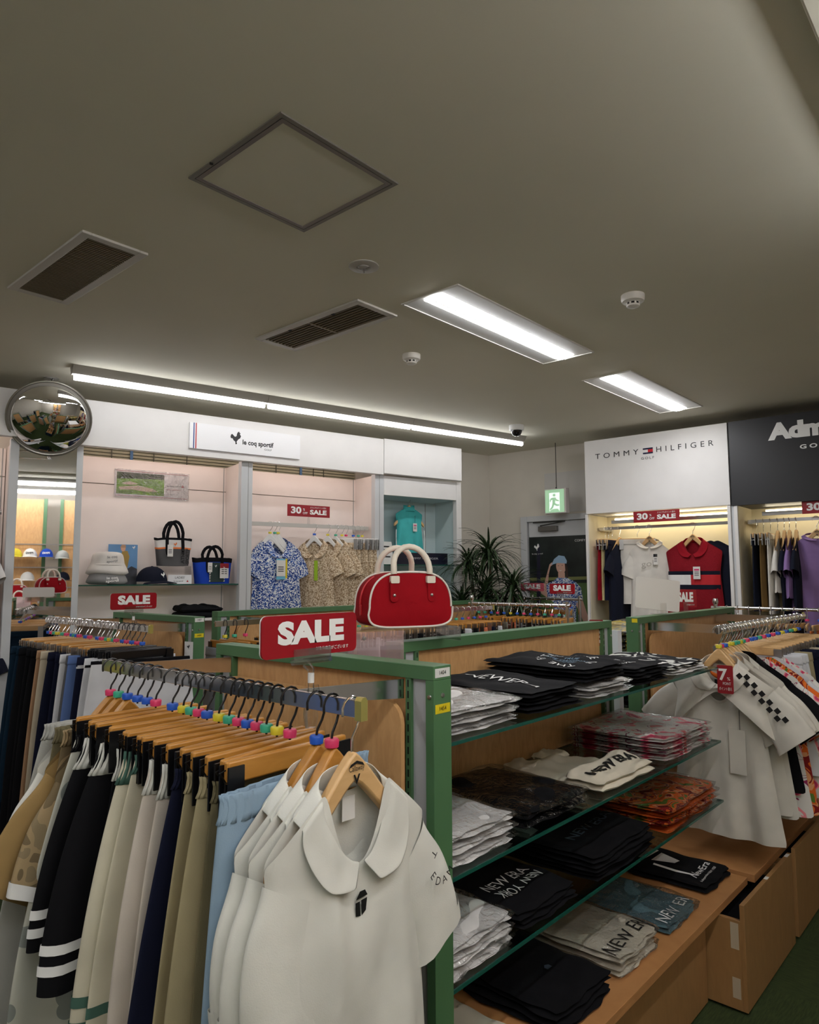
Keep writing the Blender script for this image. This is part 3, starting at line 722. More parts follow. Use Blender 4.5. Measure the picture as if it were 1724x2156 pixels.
def shirt(label, m_, loc, rz, w_=.205, L=.62, th=.030, slope=.095, neck=.075, hem=None, sleeve=.19, sang=58, sangn=None, sw=.078, z0=-.142, fa=.012, seed=1, collar=None, name='polo_shirt', cat='shirt', group=None, sleeves=True, stripes=None, cuff=None, fd=.09, nu=29, nt=22, lapel=.062, placket=False, crop=1):
    t = thing(name, label, cat, loc, rz, group); hem = hem or w_*1.02
    f, hw = shirt_funcs(w_, L, th, slope, neck, hem, z0, fa, seed, fd, .02, crop)
    q = MB()
    for sd in (-1, 1): q.grid(lambda u, v, sd=sd: f(2*u-1, v, sd), nu, nt)
    q.build('body', m_, t, sub=1)
    rr = random.Random(seed+50)
    if sleeves:
        for sx in (-1, 1):
            a0 = math.radians((sangn if (sangn and sx < 0) else sang)+rr.uniform(-4, 4))
            def sl(u, v, sx=sx, a0=a0, g=1.0):
                an = 2*PI*u; a = a0*(.75+.25*v)
                cx = w_+.008-.074*sin(a0)+cos(a)*sleeve*v; cz = -slope-.060-sin(a)*sleeve*v
                ww = (.074+(sw-.074)*v)*g; d = (.022+.010*v)*g
                n_ = (sin(a), cos(a))
                px = cx+n_[0]*ww*cos(an); pz = cz+n_[1]*ww*cos(an)
                if v < .3:
                    k = (1-v/.3); px = px*(1-k)+min(px, w_*.995)*k
                return (sx*px, d*sin(an)+.003*sin(5*an+seed)*v, z0+pz)
            MB().grid(sl, 24, 9, True).build('sleeve', m_, t, sub=1)
            if cuff is not None:
                MB().grid(lambda u, v: sl(u, .88+.125*v, g=1.035), 24, 3, True).build('sleeve_hem', cuff, t)
    if collar is not None:
        hgt = lapel; snap = on_shirt(f, 0, 0, .0055, w_)
        def cf(u, v):
            # u 0..1 around neck from front-left over the back to front-right ; v from stand fold to outer edge
            a = PI*(1.5-2*(u-.5)*1.0)+PI
            ang = -PI/2+(u-.5)*2*PI*.97+PI
            cx, cy = neck*1.02*sin((u-.5)*2*PI*.985), cos((u-.5)*2*PI*.985)
            fr_ = (1-cy)/2           # 0 back, 1 front
            zb = -.004-(fd*.95)*fr_**2.2+.026*(1-fr_)
            out = v*hgt
            x = cx*(1+.30*v*(1-.5*fr_)) + (1 if cx > 0 else -1)*out*(.25+.40*fr_)*min(1, abs(cx)/.03+.35*fr_)
            y = (cy*(th*.75)+(.012 if cy > 0 else -.006)*v*1.3)-(.010*v*fr_)
            z = zb-out*(.66-.22*fr_)
            if fr_ > .12 and v > .1 and cy < .55:
                y = min(y, snap(Vector((x, 0, z0+z+.004))).y) if cy < .2 else y
            return (x, y, z0+z+.004)
        MB().grid(cf, 49, 7).build('collar', collar, t, solid=.0022, sub=1)
    if placket:
        q = MB().grid(lambda u, v: (lambda p_: (p_[0], p_[1]-.0018, p_[2]))(f((2*u-1)*.055, .13+.2*v, -1)), 4, 8); q.build('placket', placket if placket is not True else m_, t)
    if stripes:
        for (v0, v1, mm, nm) in stripes:
            q = MB()
            for sd in (-1, 1): q.grid(lambda u, v, sd=sd: (lambda p_: (p_[0]*1.002, p_[1]+sd*.0012, p_[2]))(f((2*u-1)*.999, v0+(v1-v0)*v, sd)), nu, 4)
            q.build(nm, mm, t)
    t['_f'] = 0; del t['_f']
    return t, f
def on_shirt(f, x, v, eps=.0022, w_=.205):
    def hf(p_):
        # snap x,z of print to front surface
        u = max(-.98, min(.98, p_.x/(w_*.92))); lo, hi = 0, 1
        for _ in range(14):
            mid = (lo+hi)/2
            if f(u, mid, -1)[2] > p_.z: lo = mid
            else: hi = mid
        return Vector((p_.x, f(u, lo, -1)[1]-eps, p_.z))
    return hf
def bottoms(label, m_, loc, rz, wt=.17, wb=.22, L=.62, th=.016, legs=False, band=None, bandh=.045, z0=-.165, fa=.006, seed=1, stripes=(), name='trousers', cat='trousers', group=None, gather=False, folds=3, nt=16, shift=0.0, cuff=None):
    t = thing(name, label, cat, loc, rz, group); rr = random.Random(seed); ph = rr.uniform(0, 6.28); ph2 = rr.uniform(0, 6.28)
    def F_(lo, hi):
        def f(u, v, g=0.0):
            an = 2*PI*u; W = wt+(wb-wt)*(1-(1-v)**1.7); c_, s_ = cos(an), sin(an)
            e = .55; cx = (abs(c_)**e)*(1 if c_ > 0 else -1); a_, b_ = lo*W, hi*W
            x = (a_+b_)/2+cx*((b_-a_)/2+g)+shift*v
            d = th*(.5+1.0*v)
            y = s_*(d+g)+(sin(folds*x/W*2.2+ph+1.5*v)*fa+sin(folds*x/W*5+ph2)*fa*.4)*(.25+v)
            return (x, y, z0-L*v)
        return f
    fs = [F_(-1, 1)] if not legs else [F_(-1, .10), F_(-.10, 1)]
    bh = bandh/L
    q = MB()
    for f in fs: q.grid(lambda u, v, f=f: f(u, v), 36, nt, True)
    q.build('skirt_panel' if not legs else 'leg_panels', m_, t, sub=1)
    bm = band or m_; f1 = F_(-1, 1)
    def bf(u, v):
        x, y, z = f1(u, bh*v, .0015)
        if gather: y += .0022*sin(u*2*PI*26)*(1-.3*v); 
        return (x*(1-.03*sin(PI*v) if gather else 1), y, z+.002*(1-v))
    MB().grid(bf, 104 if gather else 36, 5, True).build('waistband', bm, t, solid=.002)
    for (v0, v1, mm) in stripes:
        q = MB()
        for f in fs: q.grid(lambda u, v, f=f: f(u, v0+(v1-v0)*v, .0014), 36, 4, True)
        q.build('hem_stripe', mm, t)
    return t

# ------------------------------------------------------------------ gondolas
TOPZ = 1.352
def gondola(label, loc, rz, L, lab=None, farend=True):
    t = thing('shop_gondola', label, 'gondola', loc, rz)
    w = .031
    MB().box(0, L, -w, w, TOPZ-.032, TOPZ).build('top_bar', GREEN, t, smooth=False, bevel=.0015)
    for k, (a, s) in enumerate(((0, 1), (L, -1))):
        def X(u0, u1): return (a+s*u0, a+s*u1) if s > 0 else (a-u1, a-u0)
        x = X(0, .024); MB().box(*x, -w, w, 0, TOPZ-.032).build('end_post', GREEN, t, smooth=False, bevel=.001)
        x = X(.024, .070); MB().box(*x, -.020, .020, 0, TOPZ-.032).build('post_cover', GREYC, t, smooth=False)
        x = X(.070, .086); q = MB(); q.box(*x, -.029, .029, 0, TOPZ-.032); u_ = q.build('slotted_upright', GREEN, t, smooth=False)
        q = MB(); xm = (x[0]+x[1])/2
        z = .15
        while z < TOPZ-.05:
            for s2 in (-1, 1):
                y0, y1 = (s2*.0292, s2*.0298); q.box(xm-.002, xm+.002, min(y0, y1), max(y0, y1), z, z+.016)
            z += .025
        q.build('slots', GREEND, u_, smooth=False)
        q = MB()
        for s2 in (-1, 1): q.lathe([(.0055, 0), (.0045, .003), (0, .0035)], 12, Matrix.Translation((a+s*.012*0, 0, 0)) if 0 else Matrix.Translation((a+s*.012, s2*w, TOPZ-.068)) @ Matrix.Rotation(-s2*PI/2, 4, 'X'))
        q.lathe([(.0055, 0), (.0045, .003), (0, .0035)], 12, Matrix.Translation((a, .0, TOPZ-.066)) @ Matrix.Rotation(-s*PI/2, 4, 'Y'))
        q.build('screw', STEEL, t)
    MB().box(.086, L-.086, -.011, .011, .30, TOPZ-.032).build('wood_panel', WOODP, t, smooth=False)
    if lab:
        (t1, t2, yel_only) = lab
        if not yel_only:
            MB().box(L, L+.0006, -.026, .026, TOPZ-.026, TOPZ-.006).build('number_label', WHITEP, t, smooth=False)
            text('number', t1, .0095, (L+.0008, 0, TOPZ-.016), (0, 1, 0), (0, 0, 1), BLACKI, t, 0)
        YL = mat('label_yellow', (226, 204, 30), .5)
        MB().box(L, L+.0006, -.026, .026, TOPZ-.105, TOPZ-.085).build('number_label', YL, t, smooth=False)
        text('number', t2, .0095, (L+.0008, 0, TOPZ-.095), (0, 1, 0), (0, 0, 1), BLACKI, t, 0)
    return t
# cross panel of the near island, its long row, and the next one
gondola('near green framed panel with the number tags 1404 and 1454 on its end post', (-1.88, 1.25, 0), 0, .86, ('1404', '1454', False))
gondola('long green framed wooden panel behind the folded t-shirts', (-1.50, 1.60, 0), PI/2, 1.42)
g3 = gondola('green framed wooden panel carrying the white stand, behind the right-hand clothes rail', (-1.50, 3.30, 0), PI/2, 1.45)
MB().box(-.0006+0, 0, -.028, -.0, TOPZ-.025, TOPZ-.006).build('yellow_label', mat('label_yellow', (226, 204, 30), .5), g3, smooth=False)
gondola('green framed panel with the number tags 1407 and 1450 near the left wall', (-4.13, 2.0, 0), 0, .89, ('1407', '1450', False))
gondola('green framed wooden panel running towards the blue patterned shirt', (-3.69, 2.38, 0), PI/2, 1.5)
gondola('far green framed panel just right of the red handbag', (-3.69, 4.17, 0), PI/2, 1.1)
# lower wooden board behind the rails (rounded sign board)
def board(label, loc, rz, w_, z0, z1):
    t = thing('backing_board', label, 'wooden board', loc, rz)
    o = rrect(w_, z1-z0, .05, 6); MB().prism([(x, z+(z0+z1)/2) for x, z in o], .012).build('board', WOODP, t, smooth=False); return t
board('round-cornered wooden board under the chrome arm, behind the light blue trousers', (-1.45, 1.205, 0), 0, .70, .60, 1.268)
board('round-cornered wooden board at the right-hand rail, behind the white polo', (-1.455, 4.0, 0), PI/2, 1.20, .60, 1.268)
board('round-cornered wooden board behind the silver hangers near the left wall', (-3.69, 1.955, 0), 0, .72, .6, 1.268)
board('round-cornered wooden board behind the black hangers of the far rail', (-3.645, 3.13, 0), PI/2, 1.25, .6, 1.268)

def flatrail(label, x0, x1, y, arms, ypost, z=1.335, loc=(0, 0, 0), rz=0):
    t = thing('clothes_rail', label, 'clothes rail', loc, rz)
    MB().box(x0, x1, y-.005, y+.005, z-.030, z).build('rail_bar', CHROME, t, smooth=False, bevel=.001)
    MB().prism([(-.008, z-.034), (.008, z-.034), (.008, z), (.004, z+.006), (-.004, z+.006), (-.008, z)], .016, Matrix.Translation((x1+.003, y, 0)) @ Matrix.Rotation(PI/2, 4, 'Z')).build('end_cap', mat('end_cap_brass', (200, 190, 110), .25, .6), t, smooth=False)
    for xa in arms:
        sg = 1 if ypost > y else -1
        q = MB(); q.add([(xa-.002, ypost, z-.062), (xa-.002, ypost, z-.018), (xa-.002, y, z-.004), (xa-.002, y, z-.030), (xa+.002, ypost, z-.062), (xa+.002, ypost, z-.018), (xa+.002, y, z-.004), (xa+.002, y, z-.030)],
              [(0, 1, 2, 3), (7, 6, 5, 4), (0, 4, 5, 1), (1, 5, 6, 2), (2, 6, 7, 3), (3, 7, 4, 0)])
        q.build('arm', CHROME, t, smooth=False)
    return t
flatrail('chrome clothes rail nearest the viewer, full of black-hooked wooden hangers', -1.89, -.905, .88, (-1.80, -1.112), 1.22)
flatrail('chrome clothes rail by the left wall, full of silver-hooked hangers', -4.2, -3.03, 1.62, (-4.05, -3.32), 1.97)
# R rail: runs along Y; build in a rotated frame (local x = world y)
t = flatrail('chrome clothes rail at the right with the white polo shirt at its front end', 3.15, 4.62, .42, (), 0, 1.332, (-1.5+1.5-.63, 0, 0), PI/2)
q = MB(); q.tube([(3.16, .42, 1.318), (4.62, .42, 1.318)], .015, 12); q.build('rail_tube', CHROME, t)
for y_ in (3.42, 4.4): MB().box(y_-.002, y_+.002, .44, .84, 1.285, 1.325).build('arm', CHROME, t, smooth=False)
t = flatrail('chrome clothes rail with black hooks beyond the panel numbered 1407', 2.10, 3.93, .42, (), 0, 1.325, (-2.83, 0, 0), PI/2)
for y_ in (2.5, 3.7): MB().box(y_-.002, y_+.002, .44, .83, 1.285, 1.32).build('arm', CHROME, t, smooth=False)
t = flatrail('short chrome rail with silver hooks just right of the red handbag', 3.98, 4.62, .42, (), 0, 1.325, (-2.83, 0, 0), PI/2)
for y_ in (4.25, 4.55): MB().box(y_-.002, y_+.002, .44, .83, 1.285, 1.32).build('arm', CHROME, t, smooth=False)
# round free-standing racks at the back
def roundrack(label, x0, x1, y, z, posts=True):
    t = thing('garment_rack', label, 'clothes rack', ((x0+x1)/2, y, 0))
    h_ = (x1-x0)/2
    MB().tube([(-h_, 0, z), (h_, 0, z)], .0125, 12).build('rail_tube', CHROME, t)
    for s in (-1, 1):
        MB().tube([(s*(h_-.03), 0, .03), (s*(h_-.03), 0, z+.03)], .014, 12).build('post', CHROME, t)
        MB().box(s*(h_-.03)-.02, s*(h_-.03)+.02, -.22, .22, 0, .03).build('foot', CHROME, t, smooth=False, bevel=.004)
    MB().lathe([(.016, 0), (.022, .02), (.016, .042), (0, .045)], 12, Matrix.Translation((-(h_-.03), 0, z+.025))).build('knob', CHROME, t)
    return t
roundrack('farther round chrome rack in front of the corner plant', -4.1, -3.0, 5.62, 1.352)
roundrack('nearer round chrome rack behind the row of small garments', -3.56, -2.62, 4.72, 1.335)
roundrack('round chrome rack at the right, below the lilac shirt', -1.85, -.6, 5.45, 1.318)

# glass shelves of the long panel
for i, z in enumerate((1.166, .869, .632)):
    nm = ['top', 'middle', 'lowest'][i]
    t = glass_shelf(-1.465, -1.025, 1.286, 3.065, z, (0, 0, 0), 0, nm+' glass shelf of folded t-shirts beside the green post')
    q = MB()
    for y_ in (1.66, 3.0):
        q.add([(-1.465, y_-.0015, z-.045), (-1.465, y_-.0015, z-.001), (-1.06, y_-.0015, z-.001), (-1.06, y_-.0015, z-.012), (-1.465, y_+.0015, z-.045), (-1.465, y_+.0015, z-.001), (-1.06, y_+.0015, z-.001), (-1.06, y_+.0015, z-.012)], [(0, 1, 2, 3), (7, 6, 5, 4), (0, 4, 5, 1), (1, 5, 6, 2), (2, 6, 7, 3), (3, 7, 4, 0)])
    q.build('bracket', mat('bracket_grey', (120, 122, 120), .4, .5), t, smooth=False)
glass_shelf(-1.95, -1.535, 3.4, 4.7, 1.166, (0, 0, 0), 0, 'glass shelf behind the right-hand panel with yellow bagged shirts')
glass_shelf(-1.95, -1.535, 3.4, 4.7, .869, (0, 0, 0), 0, 'lower glass shelf behind the right-hand panel with dark folded shirts')
# white lit post between the two panels
# tag(MB().box(-1.52, -1.48, 3.10, 3.135, 0, 1.30).build('light_post', emit('post_lamp', (225, 235, 255), 1.1), smooth=False), 'glowing white post strip between the two wooden panels', 'light strip')
tag(MB().box(-1.525, -1.475, 3.09, 3.13, 0, 1.30).build('post_strip', mat('white_gloss', (236, 240, 246), .2), smooth=False), 'glossy white post strip between the two long wooden panels', 'post')

# benches and drawer boxes
t = thing('display_bench', 'long wooden bench top under the glass shelves with folded t-shirts', 'bench', (0, 0, 0))
bxp('bench_top', -1.465, -.95, 1.29, 3.075, .327, .354, BENCHW, t, .001); bxp('bench_base', -1.46, -1.12, 1.29, 3.07, 0, .327, BOXW, t)
t = thing('display_bench', 'wooden bench top under the hanging white shirts at the right', 'bench', (0, 0, 0))
bxp('bench_top', -1.465, -.93, 3.10, 5.1, .330, .360, BENCHW, t, .001); bxp('bench_base', -1.46, -1.12, 3.1, 5.1, 0, .330, BOXW, t)
def drawerbox(label, x1, y0, y1, ztop, depth=.42, frontz=None, tapes=True):
    t = thing('drawer_box', label, 'drawer box', (0, 0, 0)); x0 = x1-depth; fz = frontz or ztop
    bxp('front_panel', x1-.016, x1, y0, y1, .012, fz, BOXW, t, .001)
    bxp('side_panel', x0, x1-.016, y0, y0+.016, .012, ztop, BOXW, t, .001); bxp('side_panel', x0, x1-.016, y1-.016, y1, .012, ztop, BOXW, t, .001)
    bxp('bottom_panel', x0, x1-.016, y0+.016, y1-.016, .012, .028, BOXW, t); bxp('plinth', x0+.03, x1-.03, y0+.02, y1-.02, 0, .012, BLACKP, t)
    bxp('dark_inside', x0+.02, x1-.03, y0+.03, y1-.03, .028, ztop-.05, BLK, t)  # black block standing in for the shade inside the drawer
    if tapes:
        for (za, zb_) in ((ztop-.10, ztop-.01), (.05, .12)): MB().box(x1-.05, x1-.022, y0-.0008, y0, za, zb_).build('tape', mat('masking_tape', (196, 180, 156), .6), t, smooth=False)
        q = MB(); q.box(x1-.015, x1-.001, (y0+y1)/2-.03, (y0+y1)/2, fz, fz+.0006); q.box(x1-.015, x1-.001, y1-.06, y1-.02, fz, fz+.0006)
        q.build('sticker', TAG, t, smooth=False)
    return t
drawerbox('pulled-out drawer box with masking tape on its side, beside the floor carpet', -.868, 2.755, 3.40, .318, .24, .375)
drawerbox('second pulled-out drawer box farther down the aisle', -.868, 3.46, 4.1, .318, .24, .375, False)
drawerbox('drawer box pushed in under the near bench', -1.0, 1.95, 2.735, .255, .11, .30, False)

# ------------------------------------------------------------------ folded shirts
def cushion(mb, x0, x1, y0, y1, z0, z1, seed, wr=.004, n=22, rot=0, wd=0):
    rr = random.Random(seed); p1, p2, p3 = rr.uniform(0, 6), rr.uniform(0, 6), rr.uniform(0, 6)
    cx, cy = (x0+x1)/2, (y0+y1)/2; hx, hy = (x1-x0)/2, (y1-y0)/2; h_ = z1-z0; zc = (z0+z1)/2
    ca, sa = cos(rot), sin(rot)
    def prof(u): return (1-abs(u)**5)**.55 if abs(u) < 1 else 0
    def top(u, v):
        w_ = wr*(sin(4*u+2.5*v+p1)+.6*sin(7*v-3*u+p2)+.5*sin(11*u+5*v+p3))
        return h_/2*min(prof(u), prof(v))*(1+wd*(.35-.75*u+.35*v))+w_*min(prof(u), prof(v))
    def pt(u, v, s):
        uu = math.copysign(abs(u)**.75, u); vv = math.copysign(abs(v)**.75, v)
        k = 1-.035*(uu*vv)**4
        x = hx*uu*k+.004*sin(5*vv+p1)*abs(uu)+.0025*sin(11*vv+p2)*uu; y = hy*vv*k+.004*sin(4*uu+p3)*abs(vv)+.003*sin(9*uu+p1)*vv
        z = zc+(top(uu, vv) if s > 0 else -h_/2*min(prof(uu), prof(vv)))
        return (cx+x*ca-y*sa, cy+x*sa+y*ca, z)
    mb.grid(lambda a, b: pt(2*a-1, 2*b-1, 1), n, n); mb.grid(lambda a, b: pt(1-2*a, 2*b-1, -1), n, n)
    def surf(p_):
        dx, dy = p_.x-cx, p_.y-cy; lx, ly = dx*ca+dy*sa, -dx*sa+dy*ca
        u = max(-.97, min(.97, lx/hx)); v = max(-.97, min(.97, ly/hy))
        return Vector((p_.x, p_.y, zc+top(u, v)+.0030))
    return surf
def folded(label, m_, x0, x1, y0, y1, z0, th, seed, bag=False, group=None, rot=0, name='folded_shirt', wr=.003, wd=0):
    """x = across the shelf, y = along it"""
    cx, cy = (x0+x1)/2, (y0+y1)/2
    t = thing(name, label, 't-shirt', (cx, cy, z0), rot, group)
    hx, hy = (x1-x0)/2, (y1-y0)/2
    q = MB(); cushion(q, -hx, hx, -hy, hy, .0002, th*.55, seed+3, .0015)
    sf = cushion(q, -hx+.002, hx-.004, -hy+.003, hy-.003, th*.46, th, seed, wr, wd=wd)
    q.build('shirt_body', m_, t)
    if bag:
        b = MB(); cushion(b, -hx-.010, hx+.010, -hy-.012, hy+.012, -.0002+.0004, th+.006, seed+9, .0035, 26, wd=wd*.5); b.build('plastic_bag', BAG, t)
        sfo = sf; sf = lambda p_: sfo(p_)
    return t, sf
def stack(n, label_fn, m_, x0, x1, y0, y1, z, th, seed, bag=False, group=None, jit=.006, top=None, name='folded_shirt'):
    rr = random.Random(seed); last = None
    for i in range(n):
        dx, dy = rr.uniform(-jit, jit), rr.uniform(-jit, jit)
        m2 = m_ if not isinstance(m_, list) else m_[i]
        pos = 'only one' if n == 1 else ('topmost' if i == n-1 else ('bottom' if i == 0 else ORD[n-1-i]+' down'))
        last = folded(label_fn(pos), m2, x0+dx, x1+dx, y0+dy, y1+dy, z+i*(th+(.0055 if bag else .0012)), th, seed*13+i, bag, group, rr.uniform(-.03, .03), name, wr=.0042 if i == n-1 else .0022, wd=1.5 if (i == n-1 and not bag) else (.9 if i == n-1 else 0))
    return last
WHT = fab('white_tshirt', (224, 222, 220)); CRM = fab('cream_cotton', (214, 206, 188)); CRM2 = fab('offwhite_cotton', (206, 200, 184))
z1, z2, z3, zb = 1.1745, .8775, .6405, .3545
# top shelf
stack(3, lambda p_: 'bagged white t-shirt by the green post on the top shelf, %s of three' % p_, WHT, -1.40, -1.045, 1.305, 1.60, z1, .018, 1, True, 'bagged white t-shirts on the top shelf')
t, sf = stack(3, lambda p_: 'black t-shirt of the straight-lettered pile on the top shelf, %s of three' % p_, BLK, -1.435, -1.045, 1.655, 1.945, z1, .021, 2, False, 'black t-shirts on the top shelf')
text('lettering', 'NEWERA', .042, (.02, -.02, .03), (1, -.12, 0), (.12, 1, 0), WHITEI, t, .0, .28, sf)
stack(2, lambda p_: 'pale bagged t-shirt under the black circle-print shirts on the top shelf, %s of two' % p_, WHT, -1.43, -1.04, 2.0, 2.28, z1, .017, 3, True, 'pale bagged t-shirts on the top shelf')
t, sf = stack(2, lambda p_: 'black t-shirt of the pile with a circular print on the top shelf, %s of two' % p_, BLK, -1.445, -1.05, 1.995, 2.285, z1+.047, .024, 4, False, 'black circle-print t-shirts')
INKB = mat('print_light_blue', (110, 150, 180), .5)
rng = 'FITTED TRUE OF THE '
for i, ch in enumerate(rng):
    if ch == ' ': continue
    a = 2*PI*i/len(rng)+2.2
    text('lettering', ch, .030, (.05+.085*cos(-a), .085*sin(-a)*1.15, .03), (sin(-a), -cos(-a), 0), (cos(-a), sin(-a), 0), WHITEI, t, .0, None, sf)
for k, s_ in enumerate(('TRUE', 'THE ORIGINAL', 'BRAND', 'ORIGIN OF')):
    text('lettering', s_, .017, (.045, .035-.026*k, .03), (1, .05, 0), (-.05, 1, 0), INKB, t, .0, None, sf)
t, sf = stack(3, lambda p_: 'black t-shirt of the small white script pile, top shelf, %s of three' % p_, BLK, -1.42, -1.045, 2.32, 2.60, z1, .021, 5, False, 'black script t-shirts')
text('lettering', 'noisy', .026, (.06, -.05, .03), (.4, 1, 0), (-1, .4, 0), WHITEI, t, .0, .13, sf); text('lettering', 'SAVES', .014, (.11, -.05, .03), (.4, 1, 0), (-1, .4, 0), WHITEI, t, .0, .10, sf)
t, sf = stack(2, lambda p_: 'folded patterned shirt with price tag pile, far end of top shelf, %s of two' % p_, [WHT, fab_pat('blackwhite', 'blackwhite')], -1.42, -1.045, 2.65, 3.0, z1, .02, 6, False, 'patterned shirts at the far end of the top shelf')
q = MB().add([sf(Vector(p_))+Vector((0, 0, .001)) for p_ in ((-.02, -.12, 0), (.12, -.16, 0), (.15, -.11, 0), (.01, -.07, 0))], [(0, 1, 2, 3)]); q.build('price_tag', TAG, t, smooth=False)
text('discount_print', '30%', .016, (.03, -.108, .02), (1, -.28, 0), (.28, 1, 0), mat('tag_pink_print', (214, 60, 120), .5), t, .01, None, lambda p_: sf(p_)+Vector((0, 0, .0016)))
# middle shelf
stack(3, lambda p_: 'bagged white t-shirt by the green post, middle shelf, %s of three' % p_, WHT, -1.33, -1.045, 1.305, 1.58, z2, .021, 7, True, 'bagged white t-shirts on the middle shelf')
stack(2, lambda p_: 'black bagged t-shirt on the middle glass shelf behind the white pile, %s of two' % p_, BLK, -1.42, -1.05, 1.635, 1.97, z2, .023, 8, True, 'bagged black t-shirts on the middle shelf')
t, sf = stack(1, lambda p_: 'cream folded t-shirt with bold black lettering on the middle glass shelf', CRM, -1.18, -1.04, 2.06, 2.44, z2, .045, 9)
q = MB(); sf2 = cushion(q, -.28, -.02, -.17, .13, .0, .026, 77, .006, 24); cushion(q, -.33, -.22, -.16, -.05, .0, .03, 5, .004, 12); cushion(q, -.33, -.24, .02, .14, .0, .03, 6, .004, 12)
q.build('loose_sleeves', CRM, t)
text('lettering', 'NEW ERA', .036, (.005, -.0, .04), (0, 1, 0), (-1, 0, 0), BLACKI, t, .03, .30, sf)
PINK = fab_pat('pink_pattern', 'pink'); ORA = fab_pat('orange_pattern', 'orange')
stack(4, lambda p_: 'bagged pink patterned shirt at the end of the middle shelf, %s of four' % p_, PINK, -1.44, -1.05, 2.56, 3.03, z2, .016, 10, True, 'bagged pink patterned shirts')
# lowest shelf
t, sf = stack(3, lambda p_: 'bagged white t-shirt by the green post, lowest glass shelf, %s of three' % p_, WHT, -1.34, -1.04, 1.27, 1.555, z3, .021, 11, True, 'bagged white t-shirts on the lowest shelf')
def twoline(t, sf, mm, cx=0, cy=0, k=1.0):
    text('lettering', 'NEW ERA', .038*k, (cx-.028*k, cy, .02), (0, 1, 0), (-1, 0, 0), mm, t, -.002, .20*k, sf)
    text('lettering', 'NEW YORK', .034*k, (cx+.016*k, cy, .02), (0, -1, 0), (1, 0, 0), mm, t, -.002, .20*k, sf)
twoline(t, sf, BLACKI, -.06, -.02)
t, sf = stack(2, lambda p_: 'black t-shirt with white New York lettering on the lowest glass shelf, %s of two' % p_, BLK, -1.40, -1.04, 1.60, 1.89, z3, .024, 12, False, 'black New York t-shirts on the lowest shelf')
twoline(t, sf, WHITEI, .06, 0)
t, sf = stack(3, lambda p_: 'black t-shirt of the faint-lettered pile, lowest glass shelf, %s of three' % p_, BLK, -1.43, -1.03, 1.98, 2.40, z3, .026, 13, False, 'black t-shirts with faint lettering')
text('lettering', 'NEW ERA', .036, (.06, .02, .02), (0, 1, 0), (-1, 0, 0), mat('print_dark_gloss', (70, 84, 94), .2), t, .01, .27, sf)
q = MB().add([sf(Vector(p_))+Vector((0, 0, .001)) for p_ in ((-.14, -.17, 0), (-.04, -.19, 0), (-.04, -.14, 0), (-.13, -.12, 0))], [(0, 1, 2, 3)]); q.build('price_tag', TAG, t, smooth=False)
stack(4, lambda p_: 'bagged orange patterned shirt at the end of the lowest shelf, %s of four' % p_, [fab('orange_cotton', (226, 110, 44)), ORA, fab('orange_cotton', (0, 0, 0)), ORA], -1.42, -1.035, 2.52, 3.02, z3, .017, 14, True, 'bagged orange patterned shirts')
# bench
t, sf = stack(2, lambda p_: 'black folded garment with a tiny embroidered emblem on the bench top, %s of two' % p_, BLK, -1.34, -1.0, 1.70, 2.0, zb, .03, 15, False, 'black garments on the bench')
flat('small_emblem', [[(-.012, -.008), (.012, -.008), (.012, .006), (0, .012), (-.012, .004)]], (.03, .02, .031), (0, 1, 0), (-1, 0, 0), mat('emblem_dim', (60, 70, 84), .5), t, lift=.0025)
t, sf = stack(2, lambda p_: 'off-white bagged shirt with wrap-round black letters on the bench top, %s of two' % p_, CRM2, -1.39, -1.0, 2.06, 2.33, zb, .030, 16, True, 'bagged off-white shirts on the bench')
text('lettering', 'NEW ER', .050, (.145, .0, .02), (0, 1, 0), (-1, 0, 0), BLACKI, t, -.002, .24, sf)
t, sf = stack(1, lambda p_: 'blue-grey bagged shirt with white letters along its edge on the bench top', fab_pat('teal_heather', 'teal_heather'), -1.36, -1.0, 2.40, 2.68, zb, .030, 17, True)
text('lettering', 'NEW ER', .045, (.140, .0, .02), (0, 1, 0), (-1, 0, 0), WHITEI, t, -.002, .22, sf)
t, sf = stack(1, lambda p_: 'black folded shirt with white bow print and script at the end of the bench top', BLK, -1.42, -1.0, 2.79, 3.06, zb, .036, 18)
text('lettering', 'NewEra', .030, (.13, .01, .02), (0, 1, 0), (-1, 0, 0), WHITEI, t, .01, .15, sf); text('lettering', 'Independent NEW 1920', .010, (.165, .0, .02), (0, 1, 0), (-1, 0, 0), WHITEI, t, 0, .15, sf)
q = MB()
for pl in [[(-.04, -.06), (.04, -.02), (.045, .02), (-.035, .03)], [(-.1, -.05), (-.07, -.05), (-.05, .04), (-.09, .04)], [(-.15, -.03), (-.12, -.05), (-.11, .05), (-.14, .04)], [(-.02, -.08), (.07, -.075), (.13, -.05), (.13, -.06), (.07, -.087), (-.02, -.09)]]: q.add([sf(Vector((a_, b_, 0)))+Vector((0, 0, .0025)) for a_, b_ in pl], [tuple(range(len(pl)))])
q.build('bow_print', WHITEI, t, smooth=False)
stack(1, lambda p_: 'off-white folded garment at the near end of the bench top', CRM2, -1.36, -1.05, 1.33, 1.63, zb, .03, 19)
